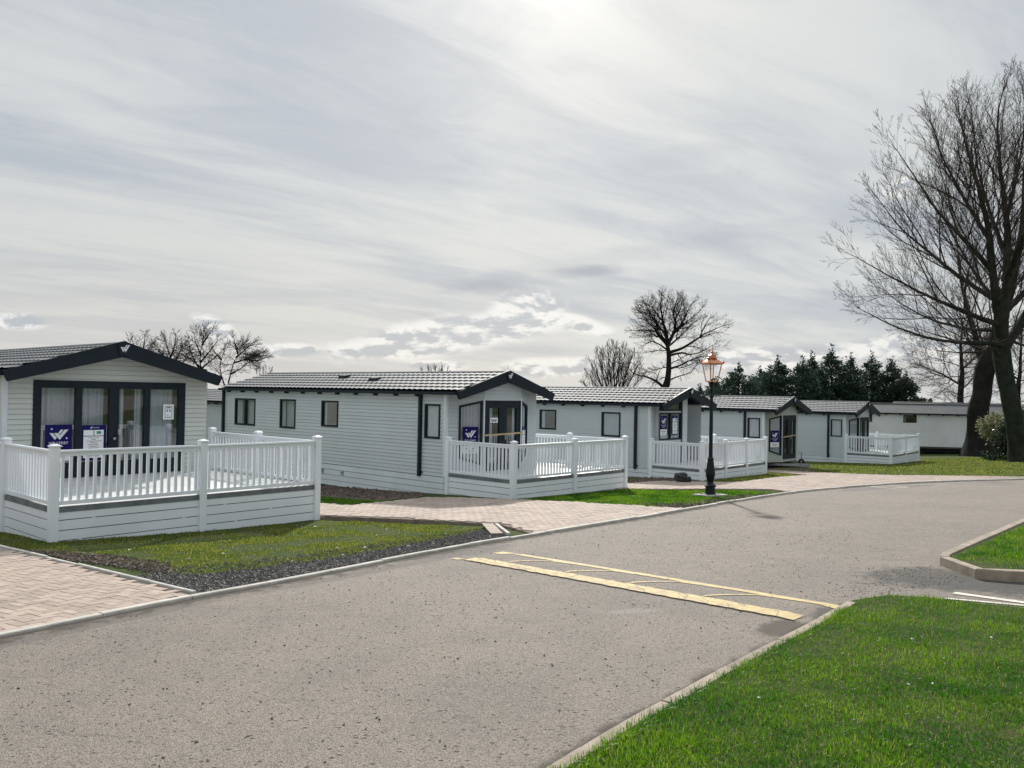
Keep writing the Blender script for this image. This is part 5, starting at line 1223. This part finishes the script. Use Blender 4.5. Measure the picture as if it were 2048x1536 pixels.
    limbs = [([b] + line(d, [(1329, 790), (1335, 755), (1337, 720), (1334, 690), (1331, 665), (1324, 640), (1321, 612), (1322, 592)]), .62, .03), (line(d, [(1334, 690), (1345, 668, 1), (1350, 645, 1.5), (1345, 625, 2), (1352, 600, 2)]), .24, .025), (line(d, [(1346, 665, 1), (1366, 645, 1), (1374, 622, 1), (1385, 606, 1)]), .17, .02),
             (line(d, [(1338, 705), (1360, 698, -1), (1385, 684, -1.5), (1408, 668, -2), (1422, 662, -2), (1445, 652, -2)]), .20, .02), (line(d, [(1400, 675, -1.8), (1408, 655, -1.5), (1418, 638, -1)]), .1, .02), (line(d, [(1337, 712), (1362, 706, 1), (1380, 710, 2), (1402, 704, 2.5), (1428, 690, 2.5)]), .15, .02),
             (line(d, [(1336, 738), (1362, 730, -1), (1380, 720, -1), (1395, 715, -1), (1415, 712, -1)]), .15, .02), (line(d, [(1333, 688), (1318, 672, .5), (1308, 655, 1), (1294, 642, 1), (1280, 636, 1)]), .17, .02), (line(d, [(1330, 668), (1312, 645, -1), (1300, 625, -1), (1292, 608, -1)]), .14, .02), (line(d, [(1335, 700), (1318, 688, -1), (1304, 682, -1.5), (1288, 690, -2)]), .12, .02),
             (line(d, [(1327, 775), (1312, 762, 1), (1290, 752, 1.5), (1272, 748, 1.5), (1255, 735, 1.5)]), .19, .02), (line(d, [(1312, 762, 1), (1318, 745, 1), (1325, 735, 1)]), .08, .02), (line(d, [(1340, 690), (1365, 668, 2), (1380, 650, 2.5), (1395, 640, 2.5)]), .13, .02), (line(d, [(1333, 684), (1312, 664, 1), (1290, 660, 2), (1266, 660, 2)]), .13, .02), (line(d, [(1346, 668, 1), (1372, 646, -1), (1392, 630, -2), (1402, 618, -2)]), .13, .02), (line(d, [(1326, 645), (1305, 618, 1), (1290, 606, 1.5)]), .1, .02), (line(d, [(1350, 640, 1.5), (1362, 615, 0), (1366, 596, -1)]), .1, .02), (line(d, [(1338, 760), (1360, 752, 1), (1380, 745, 1), (1395, 730, 1)]), .1, .02)]
    env = Env([(at(1331, 643, d), 72 * k, 3.6, 60 * k, -.6), (at(1416, 664, d), 40 * k, 2.4, 33 * k, -.7), (at(1418, 700, d), 38 * k, 2, 18 * k, -.8), (at(1296, 690, d), 26 * k, 1.8, 18 * k, -.8), (at(1278, 742, d), 52 * k, 2.2, 26 * k, -.6), (at(1392, 738, d), 32 * k, 1.8, 24 * k, -.7)])
    spec4 = [dict(gap=.37, ang=1.0, len=2.8, wander=.14, up=.0, rad=.055, bare=.20, clear=.40, out=.65), dict(gap=.21, ang=.8, len=1.15, wander=.15, up=.04, rad=.03, seg=.2), dict(gap=.145, ang=.75, len=.68, wander=.12, up=.12, rad=.015, seg=.2, min=.009)]
    baretree('bare_tree', b, limbs, env, spec4, 'round headed bare tree standing alone behind the copper lamp', BARKD, BARKD, 8, None, split=.12, flare=1.3)
    # many-stemmed shrub left of it
    d = 78; k = d / 1638; b = at(1230, 830, d); b[2] = g1(b[0], b[1]); limbs = [([b] + line(d, [(1230, 812), (1232, 790), (1236, 740), (1240, 705)]), .16, .02)]
    for x1, y1 in ((1172, 745), (1180, 722), (1196, 704), (1214, 694), (1228, 690), (1250, 698), (1266, 708), (1280, 722), (1168, 768), (1290, 745), (1205, 715), (1258, 720)):
        j = random.uniform(-1.5, 1.5); limbs.append((line(d, [(1230 + (x1 - 1230) * .12, 808, j * .2), ((1230 + x1) / 2 + (x1 - 1230) * .08, 808 + (y1 - 808) * .5, j * .6), (x1, y1, j)]), .075, .014))
    env = Env([(at(1228, 775, d), 68 * k, 3, 90 * k, -.3)])
    spec5 = [dict(gap=.30, ang=.45, len=1.5, wander=.07, up=.5, rad=.03, bare=.2, clear=.3, out=.1), dict(gap=.26, ang=.5, len=.8, wander=.08, up=.5, rad=.016, seg=.2, min=.009), dict(gap=.25, ang=.5, len=.4, wander=.08, up=.4, rad=.012, seg=.2, min=.008)]
    baretree('bare_shrub', b, limbs, env, spec5, 'many stemmed leafless shrub spreading left of the round headed tree', BARKD, BARKD, 9, None)
    # group behind the nearest caravan
    d = 62; k = d / 1638; G = 'bare trees behind the nearest caravan'
    spec6 = [dict(gap=.17, ang=1.0, len=1.9, wander=.15, up=.02, rad=.034, bare=.10, clear=.42, out=.60), dict(gap=.15, ang=.8, len=.85, wander=.15, up=.05, rad=.018, seg=.16, min=.008), dict(gap=.10, ang=.75, len=.48, wander=.12, up=.12, rad=.012, seg=.16, min=.0075)]
    specs = [((283, 800), [[(285, 745), (282, 715), (272, 695), (268, 682)], [(283, 725), (296, 700), (304, 688)], [(284, 735), (262, 712), (252, 705)], [(282, 712), (288, 690), (290, 676)], [(284, 738), (305, 722), (311, 712)]], [(278, 702, 34, 30)], 'leftmost and lowest of the bare trees behind the nearest caravan'),
             ((345, 810), [[(345, 750), (342, 720), (335, 700), (330, 680)], [(344, 735), (358, 705), (364, 690)], [(344, 730), (320, 705), (310, 695)], [(341, 715), (350, 690), (352, 674)], [(345, 740), (368, 722), (377, 710)], [(343, 738), (318, 722), (304, 716)]], [(338, 702, 42, 35)], 'second from left of the bare trees behind the nearest caravan'),
             ((403, 820), [[(403, 760), (400, 720), (404, 690), (408, 662)], [(402, 745), (386, 712, .8), (378, 685, 1)], [(401, 725), (422, 698, -.8), (434, 680, -1)], [(402, 710), (392, 685, .5), (390, 668, .5)], [(402, 735), (378, 715, .5), (368, 702, .5)], [(402, 738), (430, 716, -.5), (444, 704, -.5)], [(404, 690), (418, 670), (424, 660)]], [(405, 692, 42, 40)], 'tallest of the bare trees behind the nearest caravan'),
             ((455, 825), [[(456, 785), (462, 745), (470, 720), (478, 705), (486, 688)], [(456, 785), (447, 765, .5), (440, 735, 1), (446, 710, 1), (452, 690, 1)], [(468, 725), (490, 718, 0), (508, 708, .5), (525, 706, .5)], [(462, 748), (484, 735, .5), (500, 722, .8)], [(472, 715), (495, 695, .5), (508, 684, .5)], [(443, 720, 1), (430, 705, 1), (424, 695, 1)], [(476, 708), (470, 690), (468, 678)], [(490, 718), (515, 722), (532, 716)]], [(484, 708, 50, 33), (448, 705, 26, 28)], 'rightmost bare tree behind the nearest caravan, twin stems over the roof')]
    for i, (bp, trs, cs_, lab) in enumerate(specs):
        dd = d + i * 1.5; b = at(*bp, dd); b[2] = g1(b[0], b[1]); limbs = [([b] + line(dd, trs[0]), .17, .02)] + [(line(dd, t), .085, .018) for t in trs[1:]]
        baretree('bare_tree', b, limbs, Env([(at(cx, cy, dd), rx * k, 1.9, ry * k, -.8) for cx, cy, rx, ry in cs_]), spec6, lab, BARKD, BARKD, 20 + i, G, split=.08)
    for bx, by, dd, w, lab in ((870, 742, 66, 26, 'tip of a leafless bush just above the long roof ridge'), (527, 752, 66, 14, 'small leafless bush at the far end of the long roof')):
        k = dd / 1638; b = at(bx, 810, dd); b[2] = g1(b[0], b[1]); limbs = [([b] + line(dd, [(bx, 790), (bx + 2, 765), (bx, 745)]), .06, .012)] + [(line(dd, [(bx, 790), (bx + q * w * .6, 768), (bx + q * w, 748 - 4 * (abs(q) < .7))]), .035, .012) for q in (-1, -.5, .45, .9)]
        baretree('bare_shrub', b, limbs, Env([(at(bx, by + 28, dd), w * k, 1, 36 * k, -.5)]), spec5, lab, BARKD, TWIGW, 40 + bx, None)
trees()

# ------------------------------------------------------------------ conifers, shrubs
def sprays(centers, dirs, size, rng, asp=.35, droop=.3):
    n = len(centers); C = np.asarray(centers); Dv = np.asarray(dirs, float); Dv /= np.linalg.norm(Dv, axis=1)[:, None]
    s = size * rng.uniform(.5, 1.3, n)[:, None]; ref = rng.normal(0, 1, (n, 3)); side = np.cross(Dv, ref); side /= np.linalg.norm(side, axis=1)[:, None]
    a = C - side * s * asp; b = C + side * s * asp; t = C + Dv * s; t[:, 2] -= droop * s[:, 0] * .3; m = C + Dv * s * .55
    V = np.stack([C, m + side * s * asp, t, m - side * s * asp], 1).reshape(-1, 3); F = np.arange(4 * n).reshape(n, 4); return V, F
def conifer(x, y, h, w, seed, label, group, n=5200):
    rng = np.random.default_rng(seed); z0 = g1(x, y); root = empty('conifer_tree', (x, y, z0)); tag(root, label, 'tree', group)
    nb = int(h * 24); C = []; Dd = []
    for k in range(nb):
        t = rng.random() ** .85; z = h * (.04 + .93 * t); prof = w * (1 - t ** 1.35) ** 1.0 * 1.06; R_ = max(.10, prof * rng.uniform(.65, 1.25)); a = rng.uniform(0, 6.283); m = max(6, int(R_ * 34))
        d = np.array([math.cos(a), math.sin(a), rng.uniform(.15, .75)])
        q = rng.random(m) ** .6 * R_; p = np.outer(q, d) + np.array([0, 0, z]); p[:, 2] -= .10 * q ** 2; p += rng.normal(0, .13, (m, 3))
        C.append(p); Dd.append(np.tile(d, (m, 1)) + rng.normal(0, .5, (m, 3)) + np.array([0, 0, .2]))
    for k in range(60):  # leader
        t = rng.random(); C.append(np.array([[rng.normal(0, .10 * (1.1 - t)), rng.normal(0, .10 * (1.1 - t)), h * (.86 + .20 * t)]])); Dd.append(np.array([[rng.normal(0, .7), rng.normal(0, .7), .6]]))
    C = np.concatenate(C); Dd = np.concatenate(Dd); V, F = sprays(C, Dd, .30, rng, .20)
    arrmesh('crown', V, F, CONIF, root)
    V, F = ico_tubes([([(0, 0, -.1), (0, 0, h * .5), (0, 0, h * 1.0)], [.2, .13, .02])], 8); arrmesh('trunk', V, F, BARKD, root)
CG = 'dark conifers in the row behind the caravans'
cs = [(1432, 762, 84, 34, 'lowest dark conifer, just right of the lamp post'), (1478, 735, 78, 48, 'rounded dark conifer, second in the row right of the lamp'), (1556, 720, 80, 44, 'dark conifer with a double tip, third from the lamp'), (1605, 722, 79, 40, 'dark conifer with a short tip, fourth from the lamp'), (1624, 712, 83, 34, 'narrow dark conifer behind its neighbours, fifth from the lamp'),
      (1664, 702, 80, 40, 'tallest sharp tipped conifer in the middle of the dark row'), (1702, 716, 79, 36, 'dark conifer right of the tallest one'), (1744, 714, 80, 42, 'broad dark conifer, third from the right end of the row'), (1784, 722, 78, 38, 'dark conifer second from the right end of the row'), (1812, 752, 77, 30, 'short dark conifer at the right end of the row'), (1520, 742, 84, 40, 'low dark conifer filling the dip in the row'), (1400, 775, 86, 20, 'small ragged evergreen left of the lamp post')]
for i, (px, py, dep, w, lab) in enumerate(cs):
    p = at(px, py, dep); z0 = g1(p[0], p[1]); conifer(p[0], p[1], p[2] - z0, w * dep / 1638 * 1.9, 100 + i, lab, CG)
def leafshrub(x, y, rx, ry, rz, zc, n, size, mat, seed, name, label, group=None):
    rng = np.random.default_rng(seed); z0 = g1(x, y); root = empty(name, (x, y, z0)); tag(root, label, 'shrub', group)
    C = np.array(dome((0, 0, zc), rx, ry, rz, n, rng, -1, .55)); C += rng.normal(0, .10, C.shape); C = C[C[:, 2] > .05]; d = C - np.array([0, 0, zc - .4]); V, F = sprays(C, d + rng.normal(0, .7, d.shape), size, rng, .30, .4)
    arrmesh('foliage', V, F, mat, root)
    ch = []
    for k in range(9):
        a = rng.uniform(0, 6.28); ch.append(([(0, 0, 0), (.3 * rx * math.cos(a), .3 * ry * math.sin(a), zc * .6), (.75 * rx * math.cos(a), .75 * ry * math.sin(a), zc + rz * .3)], [.05, .035, .012]))
    V, F = ico_tubes(ch, 6); arrmesh('stems', V, F, BARKD, root)
p = at(1998, 905, 47); leafshrub(p[0], p[1], 1.15, 1.0, .80, 1.72, 2600, .17, LAUREL, 5, 'leafy_shrub', 'pale leaved shrub catching light between the two great trunks')
p = at(2022, 915, 44); leafshrub(p[0], p[1], .75, .7, 1.1, 1.0, 3000, .15, IVYL, 6, 'leafy_shrub', 'dark ivy covered bush at the foot of the leaning trunk')
p = at(1985, 925, 44); leafshrub(p[0], p[1], .55, .3, .16, .12, 500, .12, IVYL, 7, 'leafy_shrub', 'low weedy clump in the grass below the pale leaved shrub')
def farwood():
    rng = np.random.default_rng(77); xs = rng.uniform(-190, 260, 9000); ys = rng.uniform(235, 275, 9000); hh = 3.0 + 1.6 * np.sin(xs * .031) + 1.1 * np.sin(xs * .11 + 1) + .8 * np.sin(xs * .37); z = gz(xs, ys) + rng.random(9000) ** .7 * np.maximum(hh, 1.2)
    C = np.stack([xs, ys, z], 1); V, F = sprays(C, rng.normal(0, 1, C.shape), 2.4, rng, .45, 0); o = arrmesh('distant_woodland', V, F, CONIF); o['kind'] = 'stuff'
farwood()

# ------------------------------------------------------------------ grass
def grass(name, polys, n, hmin, hmax, width, mat, off, maxd=None, excl=(), seed=1, lean=.5, fall=0.0, bare=0):
    rng = np.random.default_rng(seed); pts = []
    P = np.array(polys); lo, hi = P.min(0), P.max(0); tot = 0
    while tot < n:
        q = rng.uniform(lo, hi, (n, 2)); m = inpoly(q[:, 0], q[:, 1], polys)
        for e in excl: m &= ~inpoly(q[:, 0], q[:, 1], e)
        d = np.hypot(q[:, 0], q[:, 1])
        if fall: m &= rng.random(n) < np.clip((fall / d) ** 1.6, 0, 1)
        # only what the camera's neighbourhood can see
        m &= np.abs(q[:, 0]) < .75 * q[:, 1] + 1.5
        cl = .5 + .5 * np.sin(q[:, 0] * 5.1 + 1.3 * np.sin(q[:, 1] * 3.7)) * np.sin(q[:, 1] * 4.3 + 1.1 * np.sin(q[:, 0] * 6.1)); m &= rng.random(n) < .45 + .55 * cl
        if bare:
            nz = np.sin(q[:, 0] * 2.7 + 1.9 * np.sin(q[:, 1] * 1.7 + .4)) + np.sin(q[:, 1] * 3.9 + 2.1 * np.sin(q[:, 0] * 2.9)) + .8 * np.sin(q[:, 0] * 9.1 + 2 * np.sin(q[:, 1] * 7.3)); m &= rng.random(n) < np.clip((nz + 2.2 - 3.0 * bare) * 1.1, .10, 1)
        pts.append(q[m]); tot += m.sum()
    q = np.concatenate(pts)[:n]; n = len(q); d = np.hypot(q[:, 0], q[:, 1])
    cl = .5 + .5 * np.sin(q[:, 0] * 3.1 + 1.7 * np.sin(q[:, 1] * 2.3)) * np.sin(q[:, 1] * 2.9 + 1.5 * np.sin(q[:, 0] * 2.1))
    h = (hmin + (hmax - hmin) * rng.random(n) ** 1.3) * (.65 + .6 * cl); w = width * (.7 + .6 * rng.random(n)) * np.maximum(1, d / 7.0) ** .6
    a = rng.uniform(0, 6.283, n); ln = lean * rng.random(n) * h; la = a + rng.normal(0, .8, n) + 1.57
    sx, sy = np.cos(a) * w / 2, np.sin(a) * w / 2; lx, ly = np.cos(la) * ln, np.sin(la) * ln
    o_ = off if not callable(off) else None
    z = gz(q[:, 0], q[:, 1]) + (off if o_ is not None else np.array([off(*p) for p in q])) - .004
    V = np.empty((n, 5, 3)); V[:, 0] = np.stack([q[:, 0] - sx, q[:, 1] - sy, z], 1); V[:, 1] = np.stack([q[:, 0] + sx, q[:, 1] + sy, z], 1)
    V[:, 2] = np.stack([q[:, 0] + sx * .75 + lx * .35, q[:, 1] + sy * .75 + ly * .35, z + h * .6], 1); V[:, 3] = np.stack([q[:, 0] - sx * .75 + lx * .35, q[:, 1] - sy * .75 + ly * .35, z + h * .6], 1)
    V[:, 4] = np.stack([q[:, 0] + lx, q[:, 1] + ly, z + h * (1 - .25 * (ln / h))], 1)
    b = 5 * np.arange(n)[:, None]; F = np.concatenate([b + np.array([[0, 1, 2]]), b + np.array([[0, 2, 3]]), b + np.array([[3, 2, 4]])])
    return arrmesh(name, V.reshape(-1, 3), F, mat, kind='stuff')
NL = [(-.6, 2.5), (.15, 3.9)] + [p for p in LAWN if 4.0 < p[1] < 8.2 and p[0] < 4.8] + [(9, 4.6), (8, 2.0), (2, 1.8)]
grass('lawn_grass', NL, 115000, .016, .048, .0042, BLADE, .04, seed=1, fall=4.5, lean=.9)
grass('edge_grass', [p for p in offset_line(KRc, -.055) if 2.5 < p[1] < 7.6] + [p for p in offset_line(KRc, -.17) if 2.5 < p[1] < 7.6][::-1], 3000, .02, .06, .0042, BLADE, .035, seed=8, lean=1.3)
grass('island_grass', [(5.35, 9.9), (7.3, 12.1), (9.2, 14.2), (15, 15), (13, 8), (5.6, 8.95)], 30000, .02, .05, .006, BLADE, .105, seed=2)
L1 = [(-3.35, 9.3), (-7.15, 11.85), (-9.5, 13.9), (-8.6, 14.0), (-6.95, 12.5), (-3.7, 16.0), (-.3, 14.35), (-1.2, 13.0), (-2.3, 11.2), (-3.0, 10.3)]
grass('verge_grass', L1, 46000, .012, .040, .007, BLADE2, .0, bare=.5, excl=(GRV, [(-3.25, 8.5), (-.2, 13.3), (-.35, 14.3), (-.95, 13.4), (-1.75, 12.0), (-2.2, 11.4), (-3.1, 10.2), (-4.6, 10.1)]), seed=3)
grass('verge_grass', [(-3.3, 9.3), (-.3, 14.1), (-1.1, 13.5), (-2.0, 12.1), (-3.2, 10.5), (-4.6, 10.4)], 5000, .012, .035, .007, BLADE2, .0, excl=(GRV,), seed=13)
grass('verge_grass', [(-3.4, 17.8), (-2.0, 19.8), (.1, 19.75), (3.3, 23.2), (4.2, 22.7), (5.7, 22.9), (7.0, 21.9), (5.0, 19.0), (3.2, 17.6), (1.7, 18.25), (-1.6, 19.75)], 36000, .018, .05, .008, BLADE, .0, seed=4)
grass('verge_grass', [(-6.5, 20.1), (-3.5, 18.1), (-2.1, 19.8), (-3.3, 19.7), (-5.0, 21.0)], 7000, .02, .05, .008, BLADE, .0, seed=5)
grass('far_grass', [(10.8, 29.9), (10.9, 33.1), (12.6, 30.7), (15.5, 29.3), (20, 28.8), (36, 31.5), (36, 52), (24, 47), (18.6, 39.9), (16.0, 41.5), (12, 37), (9.8, 31.2)], 42000, .02, .06, .012, BLADE2, .0, seed=6)
grass('far_grass', [(6.4, 27.0), (9.8, 31.0), (10.6, 29.7), (8.9, 28.3), (7.4, 26.3)], 5000, .02, .05, .010, BLADE2, .0, seed=7)
print('objects', len(bpy.data.objects))
